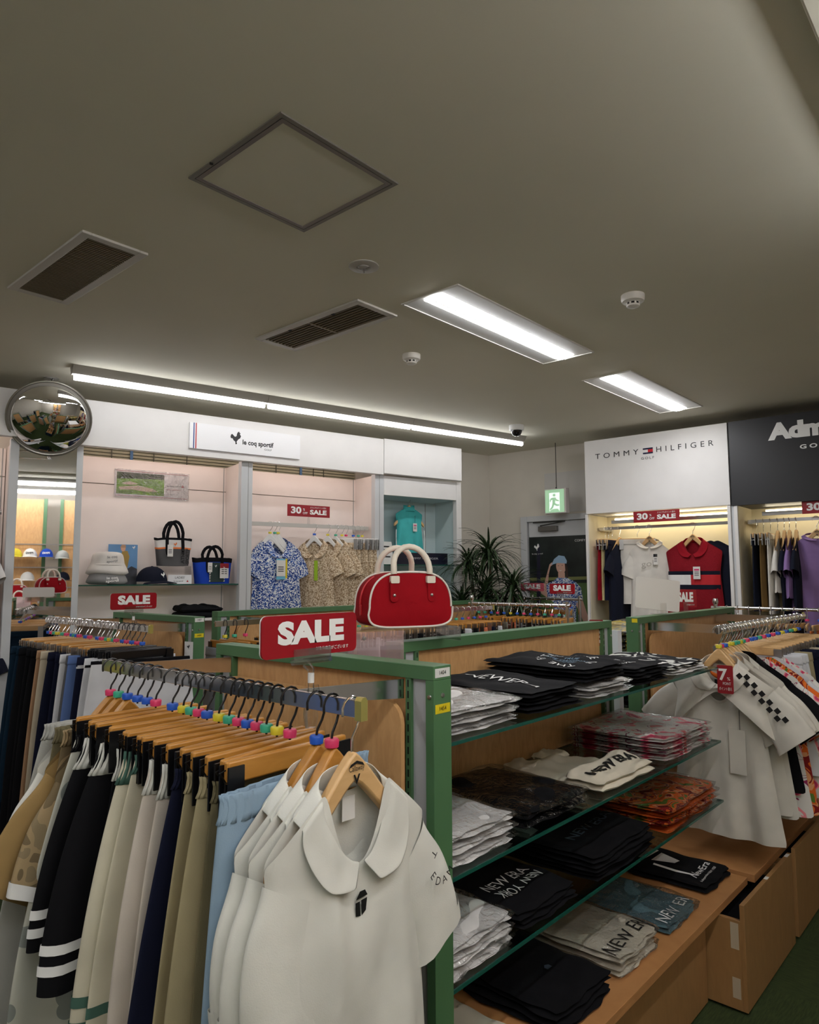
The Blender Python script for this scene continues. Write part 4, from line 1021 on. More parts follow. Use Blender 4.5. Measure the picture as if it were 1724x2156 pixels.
# behind the right panel
YP = fab_pat('yellow_pattern', 'yellowpat')
stack(3, lambda p_: 'yellow bagged shirt glimpsed between the two long panels, %s of three' % p_, YP, -1.93, -1.56, 3.45, 3.72, z1, .03, 21, True, 'yellow and grey bagged shirts')
stack(3, lambda p_: 'yellow patterned bagged shirt farther along behind the panel, %s of three' % p_, [BLK, YP, YP], -1.93, -1.56, 3.80, 4.1, z1, .032, 22, True, 'yellow patterned bagged shirts')
stack(3, lambda p_: 'dark bagged shirt on the lower shelf behind the panels, %s of three' % p_, BLK, -1.93, -1.56, 3.45, 3.75, z2, .03, 23, True, 'dark bagged shirts behind the panels')
t, sf = folded('black folded garments on the white base shelf under the blue tote bag', BLK, -.16, .16, -.12, .12, 0, .085, 24, name='folded_garment', wr=.008, wd=.3); place(t, A(1.79, 5.16, 1.262), RA)
t, sf = folded('white papers and folded shirt on the white base shelf at the left', WHT, -.12, .12, -.1, .1, 0, .02, 25, name='folded_garment'); place(t, A(1.12, 5.14, 1.262), RA)
t, sf = folded('yellow folded shirt just right of the small sale sign by the left wall', fab('yellow_cotton', (214, 196, 60)), -.14, .14, -.12, .12, 0, .018, 26, name='folded_garment'); place(t, A(1.46, 5.16, 1.262), RA)
t, sf = folded('black folded item on the lower glass shelf of the showcase', BLK, -.12, .12, -.1, .1, 0, .03, 27, name='folded_garment'); place(t, A(3.98, 5.18, 1.409), RA)

# ------------------------------------------------------------------ red handbag on an acrylic riser
t = thing('display_riser', 'pinkish clear acrylic riser under the red handbag', 'display stand', (-1.50, 1.62, TOPZ), math.radians(70))
q = MB(); q.box(-.185, .185, -.075, .075, .040, .044); q.box(-.185, -.181, -.075, .075, -.03, .040); q.box(.181, .185, -.075, .075, 0, .040)
q.build('riser_sheet', CLEAR, t, smooth=False)
MB().box(-.20, -.02, -.079, -.0755, -.045, .040).build('front_sheet', PINKCLEAR, t, smooth=False)
MB().lathe([(.006, 0), (.005, .003), (0, .004)], 12, Matrix.Translation((-.15, -.0795, .022)) @ Matrix.Rotation(PI/2, 4, 'X')).build('screw', STEEL, t)
t = thing('handbag', 'red bowling handbag with white piping and two white handles', 'bag', (-1.490, 1.635, TOPZ+.0445), math.radians(66))
RED = fab('bag_red', (156, 10, 24)); CREAMH = mat('handle_cream', (232, 222, 206), .45); PIPE = mat('piping_white', (232, 226, 216), .5)
BW, BH, BD = .135, .166, .062
def bprof(a):
    # outline of the front face: flat bottom, rounded shoulders (a 0..1 around)
    th = 2*PI*a; c_, s_ = cos(th), sin(th)
    if s_ >= 0: x = BW*abs(c_)**.62*(1 if c_ > 0 else -1); z = .060+(BH-.060)*s_**.85
    else:
        x = BW*1.04*abs(c_)**.42*(1 if c_ > 0 else -1); z = .060-.059*abs(s_)**.42
        if z < .060: x *= 1-.03*(1-z/.060)
    return x, z
def bagf(u, v):
    x, z = bprof(u); y = -BD+2*BD*v; k = 1+.035*sin(PI*v)
    return (x*k, y, .002+(z)*(1+.02*sin(PI*v)))
MB().grid(bagf, 56, 10, True).build('gusset', RED, t, sub=1)
for sy in (-1, 1):
    q = MB()
    def face(u, v, sy=sy):
        x, z = bprof(u); k = 1-v; zc = .075
        return (x*k, sy*(BD+.014*(1-k**2)+.003*sin(14*x*k+3*z)*(1-k)), .002+zc+(z-zc)*k)
    q.grid(face, 56, 12, True); q.build('side_face', RED, t, sub=1)
    q = MB(); q.tube([(bprof(i/80)[0]*1.005, sy*(BD+.001), .003+bprof(i/80)[1]*1.005) for i in range(81)], .0032, 8); q.build('piping', PIPE, t)
for sy in (-1, 1):
    pts = [(-.062, sy*(BD+.010), .098), (-.062, sy*(BD+.011), .125), (-.060, sy*(BD+.006), BH-.002)]
    hz = .070
    for i in range(0, 13):
        a = PI*i/12; pts.append((-.060*cos(a)**1 if 0 else -.060*cos(a), sy*(BD+.006-.022*sin(a)), BH+.012+hz*sin(a)**.9))
    pts += [(.060, sy*(BD+.006), BH-.002), (.062, sy*(BD+.011), .125), (.062, sy*(BD+.010), .098)]
    core = pts[3:-3]
    q = MB(); q.tube([pts[2]]+core+[pts[-3]], .0092, 12); q.build('handle', CREAMH, t)
    for sx in (-1, 1):
        q = MB().prism(rrect(.026, .070, .012), .005, Matrix.Translation((sx*.062, sy*(BD+.013), .115))); q.build('tab', RED, t, smooth=False)
        q = MB().prism(rrect(.028, .022, .004), .012, Matrix.Translation((sx*.060, sy*(BD+.012), .147))); q.build('loop', CREAMH, t, smooth=False)
        MB().lathe([(.0055, 0), (.004, .003), (0, .004)], 14, Matrix.Translation((sx*.062, sy*(BD+.0155), .100)) @ Matrix.Rotation(-sy*PI/2*-1 if 0 else (PI/2 if sy < 0 else -PI/2), 4, 'X')).build('rivet', STEEL, t)
ZP = mat('zip_red', (196, 30, 40), .4)
MB().tube([(bprof(.5-.16*i/12+.0)[0]*1.04-.002, .004*0, .004+bprof(.5-.16*i/12)[1]) for i in range(13)], .0035, 8).build('zip', ZP, t)
q = MB().prism(rrect(.009, .034, .004), .004, Matrix.Translation((-BW*1.06, -.006, .055)) @ Matrix.Rotation(PI/2, 4, 'Z')); q.build('zip_pull', ZP, t)

# ------------------------------------------------------------------ nearest rail: hangers and clothes
def facing(rz_): return rz_
LBL = {}
def chiphanger(kind, hm, wm, chip, v, u, z, rz, lab, grp, hr=.0021):
    return hanger(kind, hm, wm, chip, (v, u, z), rz, lab, grp, hr)
NR = [(-1.845, 'arch', 'pink'), (-1.800, 'arch', 'teal'), (-1.752, 'arch', 'blue'), (-1.699, 'clip', 'blue'), (-1.651, 'clip', 'blue'), (-1.609, 'clip', 'pink'),
      (-1.532, 'clip', 'blue'), (-1.484, 'clip', 'yellow'), (-1.452, 'clip', 'teal'), (-1.420, 'clip', 'pink'), (-1.386, 'clip', 'blue'), (-1.340, 'clip', 'yellow'), (-1.302, 'clip', 'teal'),
      (-1.268, 'clip', 'pink'), (-1.236, 'clip', 'blue'), (-1.204, 'clip', 'pink'), (-1.172, 'clip', 'teal'), (-1.138, 'clip', 'yellow'), (-1.098, 'clip', 'pink'), (-1.020, 'arch', 'blue'), (-.978, 'arch', 'pink')]
for i, (v, k, ch) in enumerate(NR):
    rz = PI/2+R_.uniform(-.14, .14)+(.06 if i < 18 else 0)
    w_ = {'arch': 'arched', 'clip': 'black-clip'}[k]
    hanger(k, BLACKP, HANGW, ch, (v, .88, 1.3365), rz, '%s wooden hanger with %s chip, %s along the nearest rail from the left' % (w_, ch, ORD[i]), 'black-hooked hangers on the nearest rail', .0024)
hanger('arch', CHROME, HANGP, None, (-.925, .88, 1.3365), PI/2-.03, 'pale arched wooden hanger with silver hook at the right end of the nearest rail', None, .0024)
for o_ in [c_ for c_ in C.objects if c_.name.startswith('wooden_hanger') and c_.type == 'EMPTY' and abs(c_.location.x+.925) < .001]:
    text('printed_mark', 'Callaway', .010, (0.0, -.0126, -.118), (1, 0, 0), (0, 0, 1), BLACKI, o_, .0, .036)
    flat('chevron_mark', [[(-.008, .0), (-.004, .0), (0, -.010), (.004, .0), (.008, .0), (0, -.018)], [(-.018, .012), (-.014, .018), (0, .023), (.014, .018), (.018, .012), (.012, .014), (0, .018), (-.012, .014)]], (0, -.0126, -.128), (1, 0, 0), (0, 0, 1), BLACKI, o_)
Y0 = .88; Z0 = 1.3365
TAN = fab('tan_cotton', (158, 130, 84)); CAMO = fab_pat('camo_print', 'camo'); DOTS = fab_pat('dot_print', 'dots')
IVORY = fab('ivory_polo', (222, 222, 214)); CREAM = fab('cream_skirt', (208, 202, 180)); PCREAM = fab('pinkish_cream', (204, 194, 182)); GRN = fab('sage_green', (72, 104, 92))
KHAKI = fab('khaki', (168, 156, 122)); OLIVE = fab('dark_khaki', (112, 104, 78)); LBLUE = fab('light_blue_denim', (140, 164, 184)); LNAVY = fab('navy_skirt', (20, 24, 46)); WBAND = fab('white_band', (214, 214, 206))
shirt('white shirt at the left end of the nearest rail behind the tan one', IVORY, (-1.845, Y0, Z0), PI/2+.1, seed=3, w_=.185, sleeve=.20, L=.66, th=.02, sang=66, fa=.006)
shirt('plain tan short-sleeved shirt hanging on the nearest rail', TAN, (-1.80, Y0, Z0), PI/2+.1, seed=4, w_=.185, sleeve=.24, L=.66, th=.022, sang=60, sangn=54, fa=.006)
shirt('tan shirt with a camouflage-like letter print and white sleeve edge', CAMO, (-1.745, Y0, Z0), PI/2+.12, seed=5, w_=.185, sleeve=.22, L=.68, th=.03, sang=66, sangn=72, fa=.006, cuff=WHITEI)
BT = [(-1.868, fab('light_grey_trouser', (176, 176, 170)), None, .27, .86, 'long light grey trousers below the shirts at the far left', (), .016, False),
      (-1.82, OLIVE, None, .22, .84, 'long olive trousers below the camouflage-like shirt', (), .016, False),
      (-1.765, CAMO, None, .22, .80, 'camouflage-like trousers beside the olive ones', (), .016, False),
      (-1.690, DOTS, BLK, .27, .62, 'patterned white skirt with grey dots and a black waistband', (), .016, False),
      (-1.640, BLK, WBAND, .26, .42, 'black pleated skirt with white waistband and two white hem stripes', ((.80, .845, WHITEI), (.885, .93, WHITEI)), .022, True),
      (-1.560, BLK, WBAND, .27, .47, 'second black skirt with two white stripes, right of the first', ((.80, .84, WHITEI), (.88, .92, WHITEI)), .022, True),
      (-1.505, BLK, WBAND, .20, .44, 'plain black skirt with a tall white waistband', (), .012, True),
      (-1.452, CREAM, GRN, .25, .56, 'cream skirt with sage waistband and two green hem stripes, on the nearest rail', ((.79, .825, GRN), (.87, .905, GRN)), .026, True),
      (-1.415, CREAM, GRN, .235, .57, 'second cream skirt with sage waistband, pressed behind the first', ((.80, .835, GRN), (.88, .915, GRN)), .012, False),
      (-1.355, PCREAM, WBAND, .235, .54, 'pinkish cream skirt with a white waistband on the nearest rail', ((.86, .868, WBAND), (.95, .96, WBAND)), .026, True),
      (-1.300, PCREAM, WBAND, .22, .56, 'pale skirt half hidden beside the navy one', (), .012, True),
      (-1.258, LNAVY, LNAVY, .255, .72, 'plain navy skirt hanging between the cream and khaki ones', (), .022, False),
      (-1.205, KHAKI, KHAKI, .22, .74, 'khaki trousers with an elastic waist, left one of the two', (), .016, False),
      (-1.160, KHAKI, KHAKI, .235, .74, 'khaki trousers with an elastic waist, right one of the two', (), .02, False),
      (-1.120, OLIVE, OLIVE, .20, .70, 'dark khaki trousers in the gap beside the light blue trousers', (), .012, False)]
for i, (v, m_, bn, wb, L, lab, st, th, big) in enumerate(BT):
    bottoms(lab, m_, (v, Y0, Z0), PI/2+R_.uniform(-.05, .10), .150, wb, L, th, False, bn, .062 if big else .035, seed=i+20, stripes=st, name='skirt' if 'skirt' in lab else 'trousers', cat='skirt' if 'skirt' in lab else 'trousers', gather=True, fa=.013, z0=-.150)
bottoms('light blue elastic-waist trousers in front of the white polo shirts', LBLUE, (-1.060, Y0, Z0), PI/2+.10, .19, .235, .74, .022, True, LBLUE, .045, seed=61, gather=True, name='trousers', fa=.010, z0=-.150)
for i, v in enumerate((-1.020, -.975, -.925)):
    lab = ['white polo shirt farthest back of the three at the right end of the nearest rail', 'middle one of the three white polo shirts at the right end of the nearest rail', 'frontmost white polo shirt with a black chest emblem and sleeve letters'][i]
    t, f = shirt(lab, IVORY, (v, Y0, Z0), PI/2+(.06, .03, -.02)[i], w_=.185, L=.68, th=.034 if i == 2 else .02, seed=70+i, collar=IVORY, sleeve=.20, sang=63, sangn=84, sw=.078, hem=.205, fa=.019 if i == 2 else .008, cuff=IVORY, fd=.135, nu=41, nt=26, lapel=.080, neck=.070, slope=.095)
    if i == 2:
        hf = on_shirt(f, 0, 0, w_=.185)
        flat('chest_emblem', [[(-.013, -.018), (-.002, -.020), (-.004, .004), (-.014, .004)], [(.001, -.020), (.010, -.014), (.013, .006), (-.001, .005)], [(-.013, .008), (.014, .010), (.008, .020), (-.004, .020)]], hf(Vector((-.002, 0, -.338))), (1, 0, 0), (0, 0, 1), BLACKI, t, lift=.002)
        hc = (.196, -.325)
        for k, ch in enumerate('MADE T'):
            if ch == ' ': continue
            a = math.radians(-40-36*k); px = hc[0]+.030*cos(a); pz = hc[1]+.034*sin(a)
            text('sleeve_lettering', ch, .015, (px, -.0385, pz), (-sin(a)*-1 if 0 else sin(a)*-1, 0, cos(a)), (-cos(a), 0, -sin(a)), BLACKI, t, .0)
        MB().box(-.015, .015, .008, .009, -.21, -.17).build('neck_label', TAG, t, smooth=False)

# ------------------------------------------------------------------ rail by the left wall
LV = [-4.16, -4.121, -4.083, -4.045, -3.976, -3.928, -3.856, -3.827, -3.798, -3.769, -3.69, -3.646, -3.554, -3.512, -3.456, -3.425, -3.385, -3.356]
CH = ['blue', 'pink', 'teal', 'yellow', 'teal', 'pink', 'blue', 'teal', 'blue', 'pink', 'blue', 'pink']
for i, v in enumerate(LV):
    hanger('steelclip', CHROME, HANGW if i % 3 else HANGP, CH[i % 12], (v, 1.62, 1.3365), PI/2+R_.uniform(-.15, .15), 'silver-hooked clip hanger with %s chip, %s from the left by the left wall' % (CH[i % 12], ORD[i]), 'silver-hooked hangers by the left wall', .0025)
for i, v in enumerate((-3.29, -3.25, -3.20, -3.15, -3.10)):
    hanger('blackclip', BLACKP, BLACKP, CH[(i+8) % 12], (v, 1.62, 1.3365), PI/2+R_.uniform(-.25, .05), 'all-black clip hanger with %s chip, %s of those behind the big hangers' % (CH[(i+8) % 12], ORD[i]), 'black plastic hangers by the left wall', .0025)
DTEAL = fab('dark_teal', (16, 40, 58)); WTR = fab('white_trouser', (214, 216, 220)); BEI = fab('beige_trouser', (196, 184, 160)); SAND = fab('sand_trouser', (176, 140, 108)); GRY = fab('grey_trouser', (96, 96, 98)); BLU = fab('blue_trouser', (96, 122, 176))
LT = [(-4.16, DTEAL, 'dark teal trousers at the far left end of the wall-side rail'), (-4.09, DTEAL, 'second dark teal trousers at the left end of the wall-side rail'), (-4.03, BLK, 'black trousers with a white side tag near the left frame edge'), (-3.95, BLK, 'broad black trousers on the wall-side rail'), (-3.88, BLK, 'black trousers next to the sand-coloured pair'),
      (-3.81, SAND, 'sand-coloured trousers on the wall-side rail'), (-3.75, BEI, 'light beige trousers on the wall-side rail'), (-3.68, LNAVY, 'navy trousers between the beige and white pairs'), (-3.60, LNAVY, 'second navy trousers left of the white pair'), (-3.52, WTR, 'narrow white trousers on the wall-side rail'),
      (-3.46, GRY, 'dark grey trousers on the wall-side rail'), (-3.41, BLU, 'thin strip of blue trousers on the wall-side rail'), (-3.34, LNAVY, 'navy trousers with a white waist stripe, left of the white ones'), (-3.26, WTR, 'white trousers with black waist stripe, first of three'), (-3.20, WTR, 'white trousers with black waist stripe, second of three'), (-3.13, WTR, 'broad white trousers at the right end of the wall-side rail')]
for i, (v, m_, lab) in enumerate(LT):
    st = ((.035, .05, BLK if m_ is WTR else WTR),) if v > -3.35 else ()
    bottoms(lab, m_, (v, 1.62, 1.3365), PI/2+R_.uniform(-.12, .12), .19, .25, .98-.2*(i % 3 == 1), .022, True, None, .04, seed=i+120, stripes=st, name='trousers', fa=.008, z0=-.150)
t = bottoms('wide white trousers seen flat behind the nearest hangers', WTR, (-3.06, 1.60, 1.3365), PI/2-.30, .21, .28, .9, .02, True, BLK, .012, seed=140, name='trousers', z0=-.15)
t = thing('hanging_tag', 'white swing tag with a small rooster beside the panel numbered 1407', 'tag', (-3.235, 1.94, 1.20), .2)
MB().box(-.03, .03, -.001, 0, -.06, .03).build('card', TAG, t, smooth=False); flat('rooster_emblem', [ROOSTER], (0, -.0012, .005), (1, 0, 0), (0, 0, 1), BLACKI, t, k=.022)

# ------------------------------------------------------------------ rail beyond panel 1407 (runs along y)
k = 0
for i, y in enumerate((2.16, 2.22, 2.29, 2.45, 2.50, 2.82, 2.85, 2.88)):
    hanger('clip', BLACKP, HANGW, CH[(i+3) % 12], (-3.25, y, 1.3265), R_.uniform(-.15, .15), 'black-hooked hanger with %s chip, %s beyond the panel numbered 1407' % (CH[(i+3) % 12], ORD[i]), 'black-hooked hangers beyond panel 1407', .0028)
for i in range(14):
    hanger('steelclip', CHROME, HANGP, CH[i % 12], (-3.25, 3.02+.065*i, 1.3265), R_.uniform(-.15, .15), 'silver-hooked hanger with %s chip, %s behind the large sale sign' % (CH[i % 12], ORD[i]), 'silver-hooked hangers behind the large sale sign', .0026)
GL = [('pale blue-grey trousers just beyond the panel numbered 1407', fab('pale_blue_grey', (150, 162, 176))), ('black trousers behind the nearest green panel', BLK), ('light grey trousers behind the nearest green panel', fab('light_grey', (170, 174, 180))), ('navy trousers half hidden by the nearest green panel', LNAVY), ('beige trousers half hidden by the large sale sign', BEI), ('white trousers half hidden by the large sale sign', WTR), ('grey trousers behind the red handbag', GRY), ('black trousers behind the red handbag', BLK)]
for i, (lab, m_) in enumerate(GL):
    bottoms(lab, m_, (-3.25, 2.17+.2*i, 1.3265), R_.uniform(-.1, .1), .17, .2, .7, .02, False, seed=200+i, name='trousers', z0=-.15, nt=10)
# short rail right of the handbag
for i in range(8):
    hanger('steelclip', CHROME, HANGW, CH[(i+5) % 12], (-3.25, 4.0+.075*i, 1.3265), R_.uniform(-.2, .2), 'silver-hooked hanger with %s chip, %s on the short rail right of the handbag' % (CH[(i+5) % 12], ORD[i]), 'silver hangers right of the handbag', .003)
CORAL = fab('coral', (226, 130, 92)); CC = [BLK, WTR, BLK, CORAL, LNAVY, WTR, CREAM, BEI]; CN = ['black', 'white', 'black', 'coral', 'navy', 'white', 'cream', 'beige']
for i in range(6):
    bottoms('%s gathered shorts, %s from the front on the short rail right of the handbag' % (CN[i], ORD[i]), CC[i], (-3.25, 4.02+.095*i, 1.3265), R_.uniform(-.1, .1), .16, .19, .45, .02, False, seed=230+i, name='shorts', cat='shorts', z0=-.15, nt=8)
# far round racks
JC = [BLK, WTR, CORAL, LNAVY, BEI, GRY, fab('rust', (196, 110, 60)), CREAM]; JN = ['black', 'white', 'coral', 'navy', 'beige', 'grey', 'rust', 'cream']
for i in range(14):
    v = -3.46+.062*i
    hanger('steelclip', CHROME, HANGW, CH[(i*5+2) % 12], (v, 4.72, 1.349), PI/2+.55+R_.uniform(-.45, .25), 'hanger with %s chip, %s from the left on the nearer round rack' % (CH[(i*5+2) % 12], ORD[i]), 'hangers on the nearer round rack', .003)
for i in range(8):
    v = -3.40+.10*i
    bottoms('%s clothing item, %s from the left on the nearer round rack' % (JN[(i*3+1) % 8], ORD[i]), JC[(i*3+1) % 8], (v, 4.72, 1.349), PI/2+.5+R_.uniform(-.3, .3), .16, .19, .6, .02, False, seed=260+i, name='hanging_garment', cat='garment', z0=-.15, nt=8)
for i in range(14):
    v = -4.15+.08*i
    hanger('steelclip', CHROME, HANGW, CH[(i*7+1) % 12], (v, 5.62, 1.366), PI/2+.5+R_.uniform(-.4, .3), 'hanger with %s chip, %s from the left on the farther round rack' % (CH[(i*7+1) % 12], ORD[i]), 'hangers on the farther round rack', .003)
for i in range(7):
    v = -4.08+.15*i
    bottoms('%s clothing item, %s from the left on the farther round rack' % (JN[(i*5+3) % 8], ORD[i]), JC[(i*5+3) % 8], (v, 5.62, 1.366), PI/2+.4+R_.uniform(-.3, .3), .16, .19, .6, .02, False, seed=280+i, name='hanging_garment', cat='garment', z0=-.15, nt=8)
# display goods on the far low shelf: socks / rolled items just over the long panel
t = thing('accessory_rack', 'low white shelf rack of small clothes behind the long wooden panel', 'shelf rack', (-2.55, 3.6, 0), 0)
MB().box(-.35, .35, -.5, .5, 1.02, 1.04).build('shelf_board', WHITEM, t, smooth=False); MB().box(-.33, .33, -.48, .48, 0, 1.02).build('cabinet', WHITEM, t, smooth=False)
xs = [(-2.80, 3.22, BLK, 'black'), (-2.66, 3.30, WTR, 'white'), (-2.56, 3.44, BLK, 'black round'), (-2.46, 3.55, CORAL, 'coral'), (-2.40, 3.66, CORAL, 'bright coral'), (-2.36, 3.78, BLK, 'black'), (-2.30, 3.92, CREAM, 'cream')]
for i, (x, y, m_, nm) in enumerate(xs):
    t = shirt('%s small garment on a stand, %s from the handbag above the long panel' % (nm, ORD[i]), m_, (x, y, 1.36), .5, w_=.06, L=.22, th=.03, neck=.02, slope=.02, sleeve=.04, sw=.03, seed=300+i, z0=-.02, sleeves=False, name='small_garment', cat='garment', nu=17, nt=8)[0] if 0 else None

# ------------------------------------------------------------------ right-hand rail (hanger axis across the rail)
RX = -1.05; RZ0 = 1.3345
RY = [3.165, 3.19, 3.24, 3.27, 3.33, 3.37, 3.41, 3.45, 3.49, 3.55, 3.62, 3.68, 3.75, 3.82, 3.90, 3.98, 4.08, 4.16, 4.24, 4.34, 4.42, 4.50]
RC = ['yellow', 'pink', 'blue', 'yellow', 'yellow', 'teal', 'teal', 'yellow', 'teal', 'pink', 'blue', 'blue', 'teal', 'pink', 'blue', 'pink', 'blue', 'yellow', 'blue', 'teal', 'yellow', 'blue']
for i, y in enumerate(RY):
    hanger('arch' if i < 9 else 'steelclip', CHROME, HANGP, RC[i], (RX, y, RZ0), R_.uniform(-.12, .05), '%s hanger with %s chip, %s from the front of the right-hand rail' % ('arched wooden' if i < 9 else 'steel-clip', RC[i], ORD[i]), 'hangers on the right-hand rail', .0024)
POLOW = fab('warm_white_pique', (216, 212, 202)); ORANGEC = fab('collar_orange', (224, 110, 40))
t, f = shirt('plain white crew-neck t-shirt under the chequered polo at the front of the right-hand rail', POLOW, (RX-.01, 3.185, RZ0), -.02, w_=.195, L=.70, th=.034, seed=401, sleeve=.17, sw=.085, sang=58, neck=.085, hem=.235, fd=.15, nu=41, nt=26, fa=.016, z0=-.165, slope=.075, collar=None, name='t_shirt', cat='t-shirt', cuff=POLOW)
MB().box(.045, .110, -.0505, -.049, -.60, -.42).build('cloth_tag', POLOW, t, smooth=False); MB().box(.088, .0895, -.046, -.044, -.42, -.34).build('tag_cord', BLACKI, t, smooth=False)
MB().grid(lambda u, v: (lambda p_: (p_[0]*1.004, p_[1]-.0016, p_[2]))(f((2*u-1)*.99, .955+.045*v, -1)), 30, 3).build('hem_band', POLOW, t)
def ring(u, v):
    x = (2*u-1)*.086; z = -.165-.15*(1-(abs(x)/.0865)**2.2)-.012*v
    return (x, f(x/.195, .02, -1)[1]-.003, z)
MB().grid(ring, 24, 3).build('neck_rib', POLOW, t)
# cropped chequered polo draped over the tee
t, f = shirt('cropped white polo with a black chequered strip, draped over the crew-neck tee', POLOW, (RX+.005, 3.155, RZ0), -.04, crop=.40, w_=.215, L=.31, th=.050, seed=402, sleeve=.19, sw=.085, sang=50, neck=.07, hem=.22, fd=.10, nu=41, nt=14, fa=.004, z0=-.142, collar=POLOW, lapel=.070, name='cropped_polo', cat='polo shirt', cuff=POLOW, slope=.10)
q = MB(); d0 = Vector((.085, 0, -.190)); dr = Vector((.19, 0, -.215)).normalized(); up_ = Vector((dr.z*-1, 0, dr.x))
for i in range(12):
    for j in (0, 1):
        if (i+j) % 2 == 0:
            a = d0+dr*(i*.0205)+up_*(.0205*j-.005); e_ = [a, a+dr*.0200, a+dr*.0200+up_*.0200, a+up_*.0200]
            q.add([Vector((p_.x, -.054+.035*max(0, p_.x-.10), p_.z)) for p_ in e_], [(0, 1, 2, 3)])
q.build('chequered_strip', BLACKI, t, smooth=False)
MB().grid(lambda u, v: (.055*(2*u-1)*(1-.2*v), .012+.004*sin(PI*u), -.185-.022*v-.02*(1-(2*u-1)**2)), 12, 3).build('inner_collar', ORANGEC, t, solid=.001)
MB().box(-.03, .03, .008, .011, -.245, -.225).build('neck_label', BLACKI, t, smooth=False)
FL = fab_pat('orange_pattern', 'orange'); PK = fab_pat('pink_pattern', 'pink')
RG = [(3.245, POLOW, 'second white polo close behind the chequered one', .62), (3.29, POLOW, 'third white polo behind the chequered one', .64), (3.35, BLK, 'black polo behind the white ones on the right-hand rail', .55), (3.41, PK, 'pink patterned shirt behind the black polo', .66), (3.46, FL, 'orange patterned shirt behind the pink patterned one', .66), (3.50, WTR, 'white shirt behind the orange patterned one', .5), (3.54, PK, 'second pink patterned shirt on the right-hand rail', .6)]
for i, (y, m_, lab, L) in enumerate(RG):
    shirt(lab, m_, (RX+.012*i, y, RZ0), R_.uniform(-.05, .03), w_=.212, L=L, th=.02, seed=410+i, sleeve=.19, sw=.085, sang=52, neck=.07, hem=.24, collar=m_ if i < 3 else None, fa=.006, nu=21, nt=14)
RB = [(3.62, WTR, 'white shorts on the right-hand rail behind the patterned shirts'), (3.68, WTR, 'second white shorts on the right-hand rail'), (3.74, WTR, 'third white shorts, beside the khaki pair on the right-hand rail'), (3.81, KHAKI, 'khaki trousers on the right-hand rail'), (3.88, LNAVY, 'navy trousers on the right-hand rail'), (3.96, LNAVY, 'second navy trousers on the right-hand rail'), (4.08, BEI, 'light beige trousers near the back of the right-hand rail'), (4.22, LNAVY, 'navy trousers near the back of the right-hand rail'), (4.36, BLK, 'black trousers near the back of the right-hand rail')]
for i, (y, m_, lab) in enumerate(RB):
    bottoms(lab, m_, (RX+.02, y, RZ0), R_.uniform(-.08, .08), .19, .235, .50 if i < 3 else .66, .022, True, None, .04, seed=430+i, name='shorts' if i < 3 else 'trousers', cat='shorts' if i < 3 else 'trousers', z0=-.15)
for i in range(12):
    hanger('steelclip', CHROME, HANGP, CH[(i+2) % 12], (-1.74+.075*i, 5.45, 1.332), PI/2+R_.uniform(-.3, .3), 'silver hanger with %s chip, %s from the left on the back right rack' % (CH[(i+2) % 12], ORD[i]), 'hangers on the back right rack', .003)
for i in range(7):
    bottoms('%s garment, %s from the left on the back right rack' % (JN[(i*3+2) % 8], ORD[i]), JC[(i*3+2) % 8], (-1.70+.14*i, 5.45, 1.332), PI/2+R_.uniform(-.2, .2), .16, .19, .6, .02, False, seed=450+i, name='hanging_garment', cat='garment', z0=-.15, nt=8)

# ------------------------------------------------------------------ things on top of the right-hand panel
t = thing('display_stand', 'blank white tilted display board in a clear foot on the right-hand green panel', 'display board', (-1.49, 3.62, TOPZ), .70)
Mt = Matrix.Rotation(-.16, 4, 'X')
q = MB().prism(rrect(.23, .165, .01), .005, Matrix.Translation((0, .03, .105)) @ Matrix.Rotation(.12, 4, 'Y') @ Mt); q.build('board', mat('board_offwhite', (226, 222, 214), .4), t, smooth=False)
q = MB(); q.box(-.03, .05, -.02, .07, 0, .006); q.box(0, .03, -.012, -.008, .006, .06); q.box(0, .03, .045, .049, .006, .05); q.build('clear_foot', CLEAR, t, smooth=False)
t = redsign('small upright red SALE card in a clear stand on the right-hand green panel', (-1.49, 3.98, TOPZ+.075), .35, .115, .098, clip=False, rad=.004)
q = MB(); q.box(-.012, .012, -.012, -.006, -.070, -.02); q.box(-.05, .05, -.03, .03, -.0745, -.066); q.build('clear_foot', CLEAR, t, smooth=False)

# ------------------------------------------------------------------ second and third bay of the left wall
t = thing('clothes_rail', 'white flat clothes rail in the lit bay with the blue patterned shirt', 'clothes rail', (0, 0, 0), RA)
MB().box(2.135, 3.24, 5.095, 5.110, 1.955, 1.985).build('rail_bar', mat('rail_white', (206, 204, 198), .35, .3), t, smooth=False)
q = MB(); q.box(2.14, 2.145, 5.10, 5.348, 1.955, 1.98); q.box(3.232, 3.237, 5.10, 5.348, 1.955, 1.98); q.build('bracket', STEEL, t, smooth=False)
t = thing('clothes_rail', 'grey clothes rail end in the leftmost wall bay', 'clothes rail', (0, 0, 0), RA)
MB().tube([(-.5, 5.15, 1.975), (.50, 5.15, 1.975)], .016, 12).build('rail_tube', STEEL, t)
BD_ = fab_pat('blue_dash', 'bluedash'); BG_ = fab_pat('beige_dash', 'beigedash')
HWm = mat('hanger_white', (228, 228, 226), .35)
def bayhang(s, chip, rz, lab, lab2=None, grp='white hangers in the lit wall bay'):
    return hanger('white', CHROME, HWm, chip, A(s, 5.10, 1.987), rz, lab, grp, .002)
for i, (s, ch) in enumerate(((2.33, 'yellow'), (2.37, 'teal'), (2.40, 'yellow'))):
    bayhang(s, ch, RA-.15+.1*i, 'white hanger with %s chip, %s over the blue patterned shirts' % (ch, ORD[i]))
